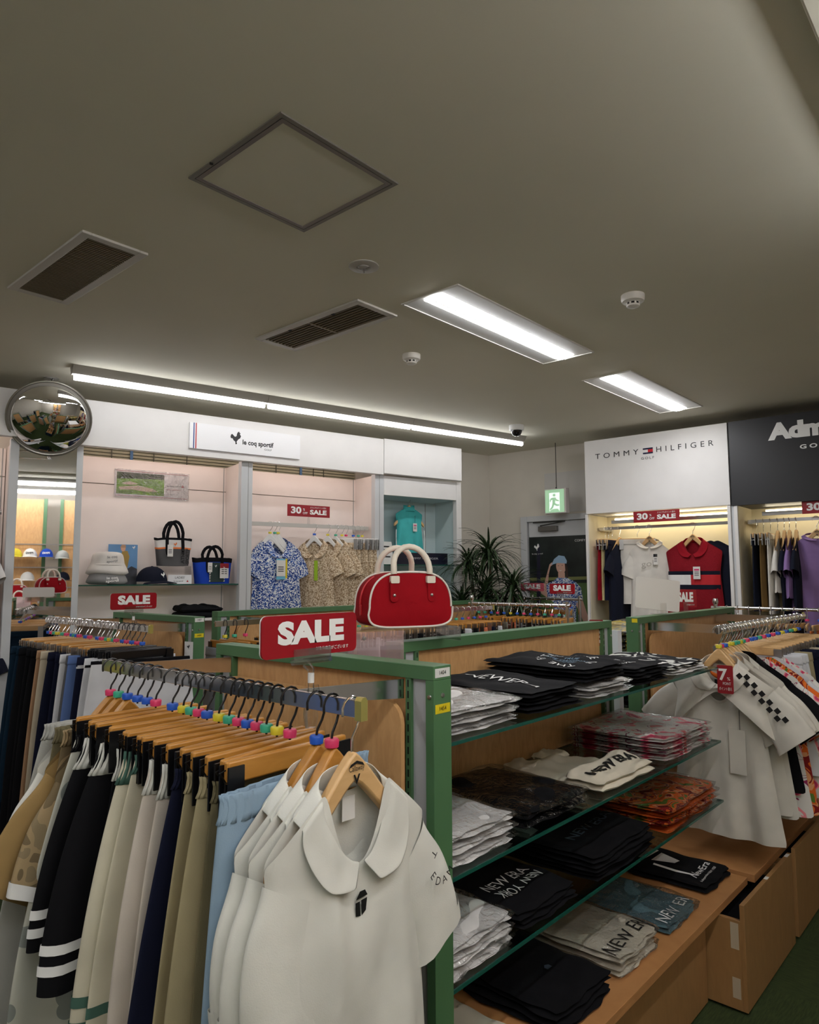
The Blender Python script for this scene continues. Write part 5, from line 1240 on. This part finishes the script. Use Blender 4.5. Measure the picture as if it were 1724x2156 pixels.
t, f = shirt('blue and white patterned polo shirt hanging in the lit wall bay', BD_, A(2.40, 5.09, 1.987), RA+.02, w_=.20, L=.60, th=.05, seed=501, collar=BD_, sleeve=.15, sw=.075, sang=66, fd=.12, hem=.215, nu=31, nt=18)
o = pricetag(t, -.01, -.066, -.30, .075, .125); bxp('blue_card', -.048, .028, -.0640, -.0635, -.45, -.29, mat('tag_blue', (110, 190, 220), .5), o); bxp('yellow_card', .03, .045, -.064, -.0635, -.44, -.29, mat('label_yellow', (0, 0, 0)), o)
shirt('second blue patterned shirt peeking out behind the front one', BD_, A(2.35, 5.135, 1.987), RA+.3, w_=.19, L=.60, th=.02, seed=502, sleeve=.12, sw=.07, sang=70, nu=17, nt=10)
for i, (s, ch) in enumerate(((2.72, 'blue'), (2.845, 'yellow'), (2.92, 'teal'))):
    bayhang(s, ch, RA-PI/2+.75, 'white hanger with %s chip, %s over the beige patterned shirts' % (ch, ORD[i]))
    t, f = shirt('beige patterned shirt, %s from the left of three in the lit wall bay' % ORD[i], BG_, A(s, 5.10, 1.987), RA-PI/2+.72, w_=.18, L=.64, th=.03, seed=510+i, collar=BG_, sleeve=.15, sw=.07, sang=66, fd=.12, hem=.19, nu=23, nt=14)
    if i == 0: bxp('green_swing_tag', .02, .05, -.052, -.050, -.46, -.30, mat('tag_green', (160, 200, 40), .5), t)
for i, s in enumerate((2.98, 3.02, 3.09, 3.14, 3.18)):
    hanger('steelclip', CHROME, HWm, ['yellow', 'pink', 'blue', 'teal', 'yellow'][i], A(s, 5.10, 1.987), RA-PI/2+.6, 'white clip hanger, %s of five at the right end of the lit bay' % ORD[i], 'white clip hangers in the lit bay', .002)
    bottoms('beige patterned skirt, %s of five at the right end of the lit bay' % ORD[i], BG_, A(s, 5.10, 1.987), RA-PI/2+.55, .13, .15, .50+.05*(i % 2), .018, False, seed=520+i, name='skirt', cat='skirt', z0=-.15, nt=10, gather=True)
# leftmost bay garment
t, f = shirt('white shirt with a black collar in the leftmost wall bay, cut by the frame', fab('white_tshirt', (0, 0, 0)), A(.30, 5.15, 1.993), RA-.9, w_=.2, L=.72, th=.06, seed=530, collar=BLK, sleeve=.22, sw=.09, nu=21, nt=14)
hanger('arch', CHROME, HANGP, None, A(.30, 5.15, 1.993), RA-.9, 'wooden hanger in the leftmost wall bay', None)
shirt('dark garment low in the leftmost wall bay', NAVY, A(.34, 5.2, 1.40), RA-.8, w_=.2, L=.72, th=.06, seed=531, nu=17, nt=10)
# showcase
hanger('arch', STEEL, HANGP, None, A(3.745, 5.20, 2.325) if 0 else A(3.745, 5.20, 2.30), RA-.06, 'wooden hanger carrying the turquoise sleeveless top', None)
TQ = fab('turquoise_knit', (78, 190, 190))
t, f = shirt('turquoise sleeveless mock-neck top hanging in the pale blue showcase', TQ, A(3.745, 5.20, 2.30), RA-.06, w_=.145, L=.44, th=.035, seed=540, sleeves=False, neck=.055, hem=.165, slope=.05, fd=.02, z0=-.128, nu=31, nt=16, name='sleeveless_shirt', cat='sleeveless shirt')
MB().grid(lambda u, v: (.060*(1-.06*v)*cos(2*PI*u), .030*sin(2*PI*u), -.150+.060*v-.02*(1 if sin(2*PI*u) < 0 else 0)*v), 30, 5, True).build('mock_collar', TQ, t, solid=.002)
for s in (-1, 1): MB().tube([(s*.150, -.02, -.32), (s*.155, -.026, -.40), (s*.15, -.028, -.50)], .004, 8).build('side_stripe', WHITEI, t)
pricetag(t, .035, -.046, -.26, .042, .075, red=True); MB().box(.034, .036, -.046, -.044, -.26, -.19).build('tag_cord', BLACKI, t, smooth=False)
t = thing('name_plate', 'navy name plate reading Tommy Hilfiger on the showcase glass shelf', 'name plate', A(3.81, 5.10, 1.664), RA)
MB().box(-.29, .29, -.015, .015, 0, .105).build('plate', mat('plate_navy', (18, 22, 44), .3), t, smooth=False); text('lettering', 'TOMMY HILFIGER', .018, (0, -.0155, .055), (1, 0, 0), (0, 0, 1), mat('plate_silver', (190, 192, 196), .4), t, 0, .36)
t = thing('price_board', 'white leaning card with black lines on the showcase glass shelf', 'card', A(3.42, 5.07, 1.664), RA+.1)
MB().box(-.07, .07, 0, .004, 0, .20, Matrix.Rotation(-.15, 4, 'X')).build('card', WHITEP, t, smooth=False)
q = MB()
for z_ in (.15, .12, .06): q.box(-.05, .04, -.001, -.0002, z_, z_+.012, Matrix.Rotation(-.15, 4, 'X'))
q.build('printed_lines', BLACKI, t, smooth=False)

# ------------------------------------------------------------------ back wall: lit cabinets
t = thing('wall_display_unit', 'white and black headed lit wall cabinets along the back wall', 'wall display', (0, 0, 0), RT)
def tseg(name, s0, s1, d0, d1, z0, z1, m_, bev=.002): return bxp(name, s0, s1, d0, d1, z0, z1, m_, t, bev)
CREAMB = mat('cabinet_cream', (238, 228, 198), .6, 0, .01)
hd = tseg('white_header', -2.712, -1.522, 5.70, 6.14, 2.094, 2.736, WHITEM)
bh_ = tseg('black_header', -1.512, -.10, 5.695, 6.14, 2.085, 2.737, mat('header_black', (26, 27, 31), .45))
for (a, b_) in ((-2.722, -2.700), (-1.548, -1.524), (-1.500, -1.474), (-.30, -.28)): tseg('post', a, b_, 5.70, 6.13, 0, 2.09, WHITEM)
tseg('seam_strip', -1.524, -1.500, 5.72, 5.74, 0, 2.09, GREYW)
for (a, b_) in ((-2.70, -1.548), (-1.474, -.30)):
    tseg('back_panel', a, b_, 6.10, 6.13, 0, 2.09, CREAMB)
    tseg('light_trough', a+.12, b_, 5.92, 5.935, 2.015, 2.045, STEEL); tseg('light_bar', a+.14, b_-.02, 5.95, 5.985, 2.045, 2.062, emit('cabinet_lamp', (255, 240, 205), 8.0))
    tseg('side_liner', a, a+.003, 5.72, 6.10, 0, 2.09, CREAMB); tseg('side_liner', b_-.003, b_, 5.72, 6.10, 0, 2.09, CREAMB)
    tseg('base_shelf', a, b_, 5.72, 6.10, .30, .33, WHITEM)
text('lettering', 'TOMMY', .046, (-2.418, 5.6985, 2.588), (1, 0, 0), (0, 0, 1), BLACKI, t, 0, .385, None, 1.7); text('lettering', 'HILFIGER', .046, (-1.850, 5.6985, 2.588), (1, 0, 0), (0, 0, 1), BLACKI, t, 0, .45, None, 1.7)
text('lettering', 'GOLF', .020, (-2.150, 5.6985, 2.528), (1, 0, 0), (0, 0, 1), BLACKI, t, .0, .11, None, 1.4)
NVI = mat('flag_navy', (16, 22, 60), .5); RDI = mat('flag_red', (200, 24, 40), .5)
fc = (-2.146, 5.6985, 2.588)
flat('flag_emblem', [[(-.042, .012), (.042, .012), (.042, .025), (-.042, .025)], [(-.042, -.025), (.042, -.025), (.042, -.012), (-.042, -.012)]], fc, (1, 0, 0), (0, 0, 1), NVI, t)
flat('flag_emblem_red', [[(0, -.012), (.042, -.012), (.042, .012), (0, .012)]], fc, (1, 0, 0), (0, 0, 1), RDI, t)
text('lettering', 'Admiral', .115, (-.925, 5.6935, 2.612), (1, 0, 0), (0, 0, 1), WHITEI, t, .06, .62); text('lettering', 'GOLF', .030, (-.925, 5.6935, 2.482), (1, 0, 0), (0, 0, 1), WHITEI, t, .03, .205, None, 1.5)
def rail_t(label, a, b_):
    t2 = thing('clothes_rail', label, 'clothes rail', (0, 0, 0), RT)
    MB().box(a+.02, b_-.005, 5.895, 5.905, 1.96, 1.985).build('rail_bar', CHROME, t2, smooth=False)
    for (xa, xb) in ((a+.02, a+.05), (b_-.03, b_-.004)): MB().box(xa, xb, 5.90, 6.10, 1.955, 1.985).build('bracket', STEEL, t2, smooth=False)
rail_t('chrome clothes rail in the back wall cabinet with the white header', -2.70, -1.548); rail_t('chrome clothes rail in the back wall cabinet with the black header', -1.474, -.30)
DRED = fab('dark_red', (150, 18, 34)); RH = fab_pat('red_heather', 'red_heather'); SANDC = fab('cream_yellow', (206, 190, 140)); LIL = fab('lilac', (146, 118, 172)); BRN = fab('brown_olive', (112, 88, 50)); TWHT = fab('cabinet_white', (224, 220, 212))
def tg(kind, s, rz, lab, m_, hl=None, hk='arch', **k):
    if hl: hanger(hk, CHROME, HANGP, None, T(s, 5.90, 1.987), RT+rz, hl, None, .0022)
    if kind == 's': return shirt(lab, m_, T(s, 5.90, 1.987), RT+rz, **k)
    return bottoms(lab, m_, T(s, 5.90, 1.987), RT+rz, **k)
P2 = PI/2-.05
tg('b', -2.63, P2, 'narrow dark red trousers at the left end of the white-headed cabinet', DRED, 'clip hanger carrying the dark red trousers', 'steelclip', wt=.13, wb=.15, L=.52, th=.014, seed=601, z0=-.12)
tg('b', -2.60, P2, 'narrow cream trousers next to the dark red pair', SANDC, 'clip hanger carrying the cream trousers', 'steelclip', wt=.13, wb=.15, L=.52, th=.014, seed=602, z0=-.12)
tg('b', -2.565, P2, 'narrow navy trousers next to the cream pair', LNAVY, 'clip hanger carrying the narrow navy trousers', 'steelclip', wt=.13, wb=.15, L=.52, th=.014, seed=603, z0=-.12)
tg('s', -2.50, P2-.1, 'dark navy long garment in the middle left of the white-headed cabinet', NAVY, 'wooden hanger carrying the dark navy garment', w_=.17, L=.80, th=.05, seed=604, sleeve=.14, sw=.07, nu=21, nt=12)
tg('b', -2.34, .3, 'white trousers with dark side seam behind the white shirt', TWHT, 'pale hanger over the white trousers', 'steelclip', wt=.14, wb=.15, L=.55, th=.02, seed=605, z0=-.12)
t, f = tg('s', -2.235, .25, 'white short-sleeved mock-neck shirt with grey script, in the back cabinet', TWHT, 'wooden hanger carrying the white script shirt', w_=.175, L=.72, th=.045, seed=606, sleeve=.16, sw=.075, sang=66, collar=TWHT, lapel=.03, fd=.05, nu=27, nt=16)
text('script', 'golf', .05, (-.0, -.064, -.33), (1, 0, .1), (0, 0, 1), mat('script_grey', (170, 165, 155), .6), t, -.005, .13); pricetag(t, .05, -.066, -.25, .035, .09)
MB().box(.034, .066, -.0672, -.066, -.275, -.25).build('tag_black_top', BLACKI, t, smooth=False)
t, f = tg('s', -1.875, .0, 'dark red polo shirt with white and navy chest stripes in the back cabinet', RH, 'wooden hanger carrying the dark red polo', w_=.225, L=.66, th=.05, seed=607, sleeves=False, collar=DRED, lapel=.065, fd=.12, hem=.235, nu=31, nt=18, name='polo_shirt')
sn_ = on_shirt(f, 0, 0, .003, .225)
for (x0_, x1_, za, zb_, mm, nm) in ((-.205, .205, -.395, -.425, NAVY, 'navy_stripe'), (-.205, -.012, -.425, -.505, WHITEI, 'white_stripe'), (-.012, .205, -.425, -.505, mat('stripe_bright_red', (190, 24, 36), .7), 'red_stripe'), (-.205, .205, -.505, -.54, NAVY, 'navy_stripe')):
    MB().grid(lambda u, v: tuple(sn_(Vector((x0_+(x1_-x0_)*u, 0, za+(zb_-za)*v)))), 30, 4).build(nm, mm, t)
pricetag(t, .04, -.068, -.36, .055, .1, red=True)
for i, (s, lab) in enumerate(((-1.84, 'navy sleeveless shirt with white edge just behind the dark red polo'), (-1.80, 'farther navy sleeveless shirt behind the dark red polo'))):
    shirt(lab, NAVY, T(s+.01, 5.955+.045*i, 1.987), RT-.02, w_=.235, L=.66, th=.02, seed=608+i, sleeves=False, hem=.245, nu=21, nt=12, name='sleeveless_shirt', stripes=None)
for i, (s, m_, L, lab, kd) in enumerate(((-1.395, NAVY, .58, 'navy trousers, first item in the black-headed cabinet', 'b'), (-1.345, BRN, .58, 'olive brown trousers in the black-headed cabinet', 'b'), (-1.295, TWHT, .60, 'white trousers next to the olive brown pair', 'b'), (-1.245, TWHT, .42, 'short white shirt in the black-headed cabinet', 's'), (-1.20, NAVY, .80, 'navy shirt between the short white and lilac ones', 's'), (-1.165, LIL, .46, 'short lilac shirt hanging sideways in the black-headed cabinet', 's'), (-1.12, NAVY, .82, 'dark navy dress hanging beside the large lilac shirt', 's'))):
    if kd == 'b': tg('b', s, P2+.1, lab, m_, 'clip hanger over the %s' % lab.split(',')[0].split(' in the')[0].split(' next')[0], 'steelclip', wt=.14, wb=.16, L=L, th=.018, seed=620+i, z0=-.12)
    else: tg('s', s, P2+.1, lab, m_, 'wooden hanger over the %s' % lab.split(' in the')[0].split(' between')[0].split(' hanging')[0], w_=.16, L=L, th=.028, seed=620+i, sleeve=.15, sw=.07, sang=62, nu=17, nt=12)
tg('s', -.985, .25, 'large lilac short-sleeved shirt in the black-headed cabinet', LIL, 'wooden hanger carrying the large lilac shirt', w_=.20, L=.86, th=.06, seed=640, sleeve=.19, sw=.08, sang=62, collar=LIL, lapel=.025, fd=.03, nu=27, nt=16, name='shirt')
redsign('red sale card cut off by the right frame edge below the lilac shirt', T(-.86, 5.6, 1.36), RT, .12, .09, clip=False, small=False)

# ------------------------------------------------------------------ door, exit sign
DW = mat('door_grey_white', (200, 202, 204), .5)
t = struct('door_1', MB().box(-3.525, -2.60, 6.118, 6.142, 0, 2.085), DW, rz=RT)
q = MB(); q.box(-3.607, -3.535, 6.095, 6.142, 0, 2.145); q.box(-3.535, -2.60, 6.095, 6.142, 2.09, 2.145); q.build('door_frame', DW, t, smooth=False, bevel=.003)
q = MB(); q.box(-3.40, -3.20, 6.075, 6.117, 1.99, 2.04); q.build('door_closer', mat('closer_grey', (110, 106, 100), .4, .5), t, smooth=False, bevel=.004)
q = MB(); q.tube([(-3.38, 6.085, 2.045), (-3.10, 6.06, 2.075), (-3.46, 6.09, 2.08)], .006, 6); q.build('closer_arm', mat('closer_dark', (60, 58, 55), .4, .5), t)
bxp('handle', -2.75, -2.66, 6.06, 6.118, .98, 1.0, STEEL, t)
t = thing('door_poster', 'tall dark green golf poster of a waving woman, hung on the door', 'poster', T(-3.07, 6.114, 1.42), RT)
MB().box(-.45, .45, -.003, 0, -.72, .52).build('sheet', mat('poster_dark', (30, 36, 34), .35, 0, .35, vs=6), t, smooth=False)
def fp(name, polys, m_, lift=0): return flat(name, polys, (0 if lift < .0005 else -.17, -.0032, 0), (1, 0, 0), (0, 0, 1), m_, t, lift=lift)
fp('lawn', [[(-.449, -.72), (.449, -.72), (.449, .08), (-.449, .06)]], mat('poster_lawn', (84, 112, 66), .4, 0, .25, vs=5), 0)
fp('far_green', [[(-.449, .09), (.449, .11), (.449, .14), (-.449, .12)]], mat('poster_far_green', (120, 124, 76), .4), .0002)
fp('dark_trunks', [[(-.40, -.72), (-.34, -.72), (-.33, .45), (-.36, .45)]], mat('poster_trunk', (30, 26, 50), .5), .0004)
SKP = mat('poster_skin', (206, 164, 146), .5); SHP = fab_pat('poster_blue_shirt', 'bluedash')
fp('raised_arm', [[(-.17, .02), (-.13, .04), (-.09, .16), (-.06, .25), (-.035, .27), (-.02, .25), (-.05, .23), (-.07, .16), (-.085, .04), (-.03, -.02), (-.06, -.09), (-.16, -.03)]], SKP, .0006)
fp('lower_arm', [[(.22, -.05), (.28, -.10), (.34, -.28), (.40, -.38), (.37, -.42), (.30, -.34), (.24, -.2), (.20, -.12)], ell(.39, -.42, .035, .05, 12)], SKP, .0006)
fp('shirt_print', [[(-.10, .06), (-.02, .09), (.03, .13), (.12, .12), (.21, .08), (.26, .03), (.28, -.08), (.21, -.12), (.19, -.6), (-.03, -.6), (-.02, -.12), (-.09, -.06)]], SHP, .0010)
fp('neck', [[(.03, .12), (.10, .12), (.10, .17), (.03, .17)]], SKP, .0012); fp('face', [ell(.060, .225, .050, .068, 20, .15)], SKP, .0014)
fp('hair', [[(.10, .27), (.13, .22), (.135, .12), (.115, .12), (.105, .2)]], mat('poster_hair', (60, 40, 32), .6), .0016)
fp('cap', [[(-.03, .262), (-.01, .300), (.04, .335), (.10, .325), (.125, .28), (.12, .255), (.03, .262), (-.05, .243)]], mat('poster_cap', (150, 180, 206), .5), .0018)
fp('eyes', [ell(.035, .235, .006, .003, 8), ell(.075, .238, .006, .003, 8)], mat('poster_hair', (0, 0, 0)), .0020); fp('smile', [[(.035, .192), (.055, .184), (.075, .194), (.055, .19)]], WHITEI, .0020)
text('caption', 'COMFY FIT', .022, (.12, -.0036, .47), (1, 0, 0), (0, 0, 1), WHITEI, t, 0, .16)
flat('rooster_emblem', [ROOSTER], (-.36, -.0036, .42), (1, 0, 0), (0, 0, 1), WHITEI, t, k=.07, lift=.0006); text('caption', 'le coq sportif', .014, (-.36, -.0036, .355), (1, 0, 0), (0, 0, 1), WHITEI, t, 0, .12)
t = thing('exit_sign', 'green running-man exit sign box hanging from a thin rod', 'exit sign', T(-3.13, 5.95, 2.26), RT)
bxp('box', -.110, .112, -.02, .045, -.117, .117, mat('exit_box', (214, 206, 204), .5), t, .002)
EG = emit('exit_green', (10, 170, 70), .6); EW = emit('exit_white', (235, 255, 240), .75)
def fe(name, polys, m_, lift=0): return flat(name, polys, (-.005, -.0205, 0), (1, 0, 0), (0, 0, 1), m_, t, lift=lift)
fe('green_panel', [rrect(.196, .215, .004)], EG); fe('white_doorway', [[(-.055, -.1), (-.055, .08), (.05, .08), (.05, -.1), (.0, -.1), (.03, -.085), (-.02, -.1)]] if 0 else [[(-.055, -.095), (.052, -.095), (.052, .078), (-.055, .078)]], EW, .0004)
fe('running_figure', [ell(-.004, .055, .014, .014, 14), [(-.03, .03), (.012, .034), (.022, .012), (.045, .004), (.045, -.006), (.015, -.002), (.008, .008), (.006, -.02), (.028, -.035), (.046, -.032), (.05, -.046), (.02, -.05), (-.006, -.036), (-.014, -.06), (-.042, -.088), (-.052, -.078), (-.03, -.05), (-.022, -.02), (-.022, .012), (-.034, .012), (-.042, -.01), (-.052, -.006), (-.044, .022)], [(-.055, -.095), (.052, -.095), (.03, -.075), (-.02, -.075)]], EG, .0008)
MB().tube([(0, .01, .117), (0, .01, CEIL-2.26)], .004, 8).build('rod', mat('rod_grey', (90, 86, 80), .4, .5), t)
MB().tube([(-.01, .01, .117), (0, .0, .13), (.01, .01, .117)], .004, 6).build('hook', BLACKP, t)
tag(MB().box(-3.35, -2.72, 6.136, 6.1425, 2.17, 2.56).build('wall_hatch', mat('panel_grey_white', (206, 204, 200), .6), rz=RT, smooth=False), 'plain rectangular wall panel above the door behind the exit sign', 'wall panel')

# ------------------------------------------------------------------ corner plant
LEAF = mat('dracaena_leaf', (46, 66, 38), .4, 0, .25, vs=40); LEAF2 = mat('dracaena_leaf_dry', (84, 92, 56), .5)
t = thing('potted_dracaena', 'tall spiky dracaena plant in the corner left of the door', 'plant', T(-3.47, 5.48, 0))
MB().lathe([(.11, 0), (.15, .28), (.16, .30), (.14, .30), (.13, .26), (0, .26)], 28).build('pot', mat('pot_dark', (60, 56, 54), .5), t)
rr = random.Random(4)
for (hx, hy, hz, L, n) in ((-.08, -.05, 1.80, .36, 120), (.22, -.12, 1.50, .34, 110), (-.26, -.12, 1.72, .34, 90), (-.02, -.20, 1.45, .36, 110), (-.24, -.25, 1.35, .34, 90), (.22, -.02, 1.25, .3, 60)):
    MB().tube([(hx*.2, hy*.2, .2), (hx*.6, hy*.6, hz*.5), (hx, hy, hz)], [.022, .018, .014], 8).build('stem', mat('stem_brown', (86, 72, 54), .8), t)
    q = MB()
    for i in range(n):
        az = rr.uniform(0, 2*PI); el = rr.uniform(-.5, 1.35); l = L*rr.uniform(.8, 1.2); w_ = .0085; pts = []
        z_ = 0; rad = 0; e = el
        base = Vector((hx, hy, hz-rr.uniform(0, .12)))
        d = Vector((cos(az), sin(az), 0)); side = Vector((-sin(az), cos(az), 0)); vs = []
        p_ = base.copy()
        for k in range(7):
            ww = w_*(1-(k/6)**2)*(.6+.8*min(1, k/2)); vs += [p_-side*ww, p_+Vector((0, 0, -.002)), p_+side*ww]
            p_ = p_+(d*cos(e)+Vector((0, 0, 1))*sin(e))*l/6; e -= .22+.05*rr.random()
        q.add(vs, [(3*k+a, 3*k+a+1, 3*k+a+4, 3*k+a+3) for k in range(6) for a in (0, 1)])
    q.build('foliage', LEAF, t)

# ------------------------------------------------------------------ cap display on the right wall (seen in the tall mirror)
t = thing('cap_display_unit', 'wood-backed wall unit of caps with green uprights, reflected in the mirror', 'wall display', (1.30, 1.2, 0), -PI/2)
# local x runs towards -y of the world, local -y faces the room
for (a, b_) in ((-1.0, -.39), (-.135, .60)):
    MB().box(a, b_, .0, .02, .3, 2.66).build('wood_panel', WOODP, t, smooth=False)
for a in (-.39, -.18, .60): MB().box(a, a+.045, -.02, .02, 0, 2.67).build('upright', GREEN, t, smooth=False)
for z_ in (2.02, 1.70, 1.42): MB().box(-.95, .6, -.035, -.025, z_, z_+.014).build('hook_bar', STEEL, t, smooth=False)
MB().box(-.95, .6, -.42, 0, 1.10, 1.13).build('shelf', WHITEM, t, smooth=False)
def capworld(x, z, label, m_, logo=None, brim=None, lm=None):
    cap(label, m_, (1.30-.12, 1.2-x, z-.06), -PI/2, brim, logo, lm=lm)
WC = fab('cap_white', (226, 224, 220)); BC = fab('cap_blue', (30, 70, 170))
capworld(.0, 1.90, 'white cap with dark lettering, upper left in the mirror reflection', WC, 'PING')
capworld(.02, 1.58, 'plain white cap, lower left in the mirror reflection', WC)
capworld(-.20, 1.90, 'blue cap with white lettering in the mirror reflection', BC, 'PING', lm=WHITEI)
capworld(-.40, 1.88, 'pale grey visor cap on the right in the mirror reflection', fab('cap_grey', (176, 178, 174)))
capworld(-.42, 1.58, 'dark cap on the lower right in the mirror reflection', NAVY)
capworld(.05, 1.22, 'white cap lying on the shelf in the mirror reflection', WC)
capworld(.18, 1.9, 'yellow cap at the left edge of the mirror reflection', fab('yellow_cotton', (0, 0, 0)))
redsign('SALE sign seen mirrored beside the reflected bags', (1.0, 1.42, 1.38), -PI/2, .24, .09, clip=False, small=False)
bag0 = [o_ for o_ in C.objects if o_.name == 'handbag'][0]
for (mm, x, y, z, lab) in ((None, 1.02, 1.08, 1.40, 'red bowling bag seen only in the tall mirror'), (fab('bag_pale_pink', (226, 196, 196)), .90, 1.12, 1.24, 'pale pink bowling bag seen only in the tall mirror')):
    c_ = dup(bag0); place(c_, (x, y, z-.10), -PI/2, lab)
    if mm:
        for ch in c_.children:
            if ch.data.materials[0] is RED: ch.data = ch.data.copy(); ch.data.materials[0] = mm

# ------------------------------------------------------------------ stock behind the viewer, seen in the round mirror
gond = [o_ for o_ in C.objects if o_.name == 'shop_gondola'][0]
rail0 = [o_ for o_ in C.objects if o_.name == 'clothes_rail'][0]
pan = [o_ for o_ in C.objects if o_.type == 'EMPTY' and o_.name.startswith('trousers') and 'wall-side rail' in o_.get('label', '')]
for j, (dx, dy) in enumerate(((-1.9, -1.75), (-.2, -2.6), (-3.0, -.9), (-1.25, -.6), (-3.2, -2.7))):
    lb = ['middle', 'right', 'left wall side', 'nearest', 'farthest left'][j]
    c_ = dup(gond); place(c_, gond.location+Vector((dx, dy, 0)), 0, '%s green framed panel behind the viewer, seen in the round mirror' % lb)
    c_ = dup(rail0); place(c_, rail0.location+Vector((dx, dy, 0)), 0, '%s clothes rail behind the viewer, seen in the round mirror' % lb)
    for i in range(9):
        c_ = dup(pan[(i*2+j) % len(pan)]); place(c_, Vector((-1.85+dx+.11*i, .88+dy, 1.3365)), PI/2, 'trousers on the %s rail behind the viewer, %s from its left end' % (lb, ORD[i]), 'trousers on the %s rail behind the viewer' % lb)

# every garment belongs to the group of its rail
for o_ in C.objects:
    if o_.parent is None and o_.get('category') in ('shirt', 'trousers', 'skirt', 'shorts', 'garment', 't-shirt', 'polo shirt') and 'group' not in o_ and not o_.name.startswith('folded'):
        x, y = o_.location.x, o_.location.y
        if abs(y-.88) < .02: o_['group'] = 'clothes on the nearest rail'
        elif abs(y-1.62) < .03: o_['group'] = 'clothes on the rail by the left wall'
        elif abs(x+3.25) < .02: o_['group'] = 'clothes on the rails beyond panel 1407'
        elif abs(y-4.72) < .02: o_['group'] = 'clothes on the nearer round rack'
        elif abs(y-5.62) < .02: o_['group'] = 'clothes on the farther round rack'
        elif abs(y-5.45) < .02: o_['group'] = 'clothes on the back right rack'
        elif abs(x+1.05) < .10: o_['group'] = 'clothes on the right-hand rail'
        elif x < -4.4: o_['group'] = 'clothes in the left wall bays'
        else: o_['group'] = 'clothes in the back wall cabinets'
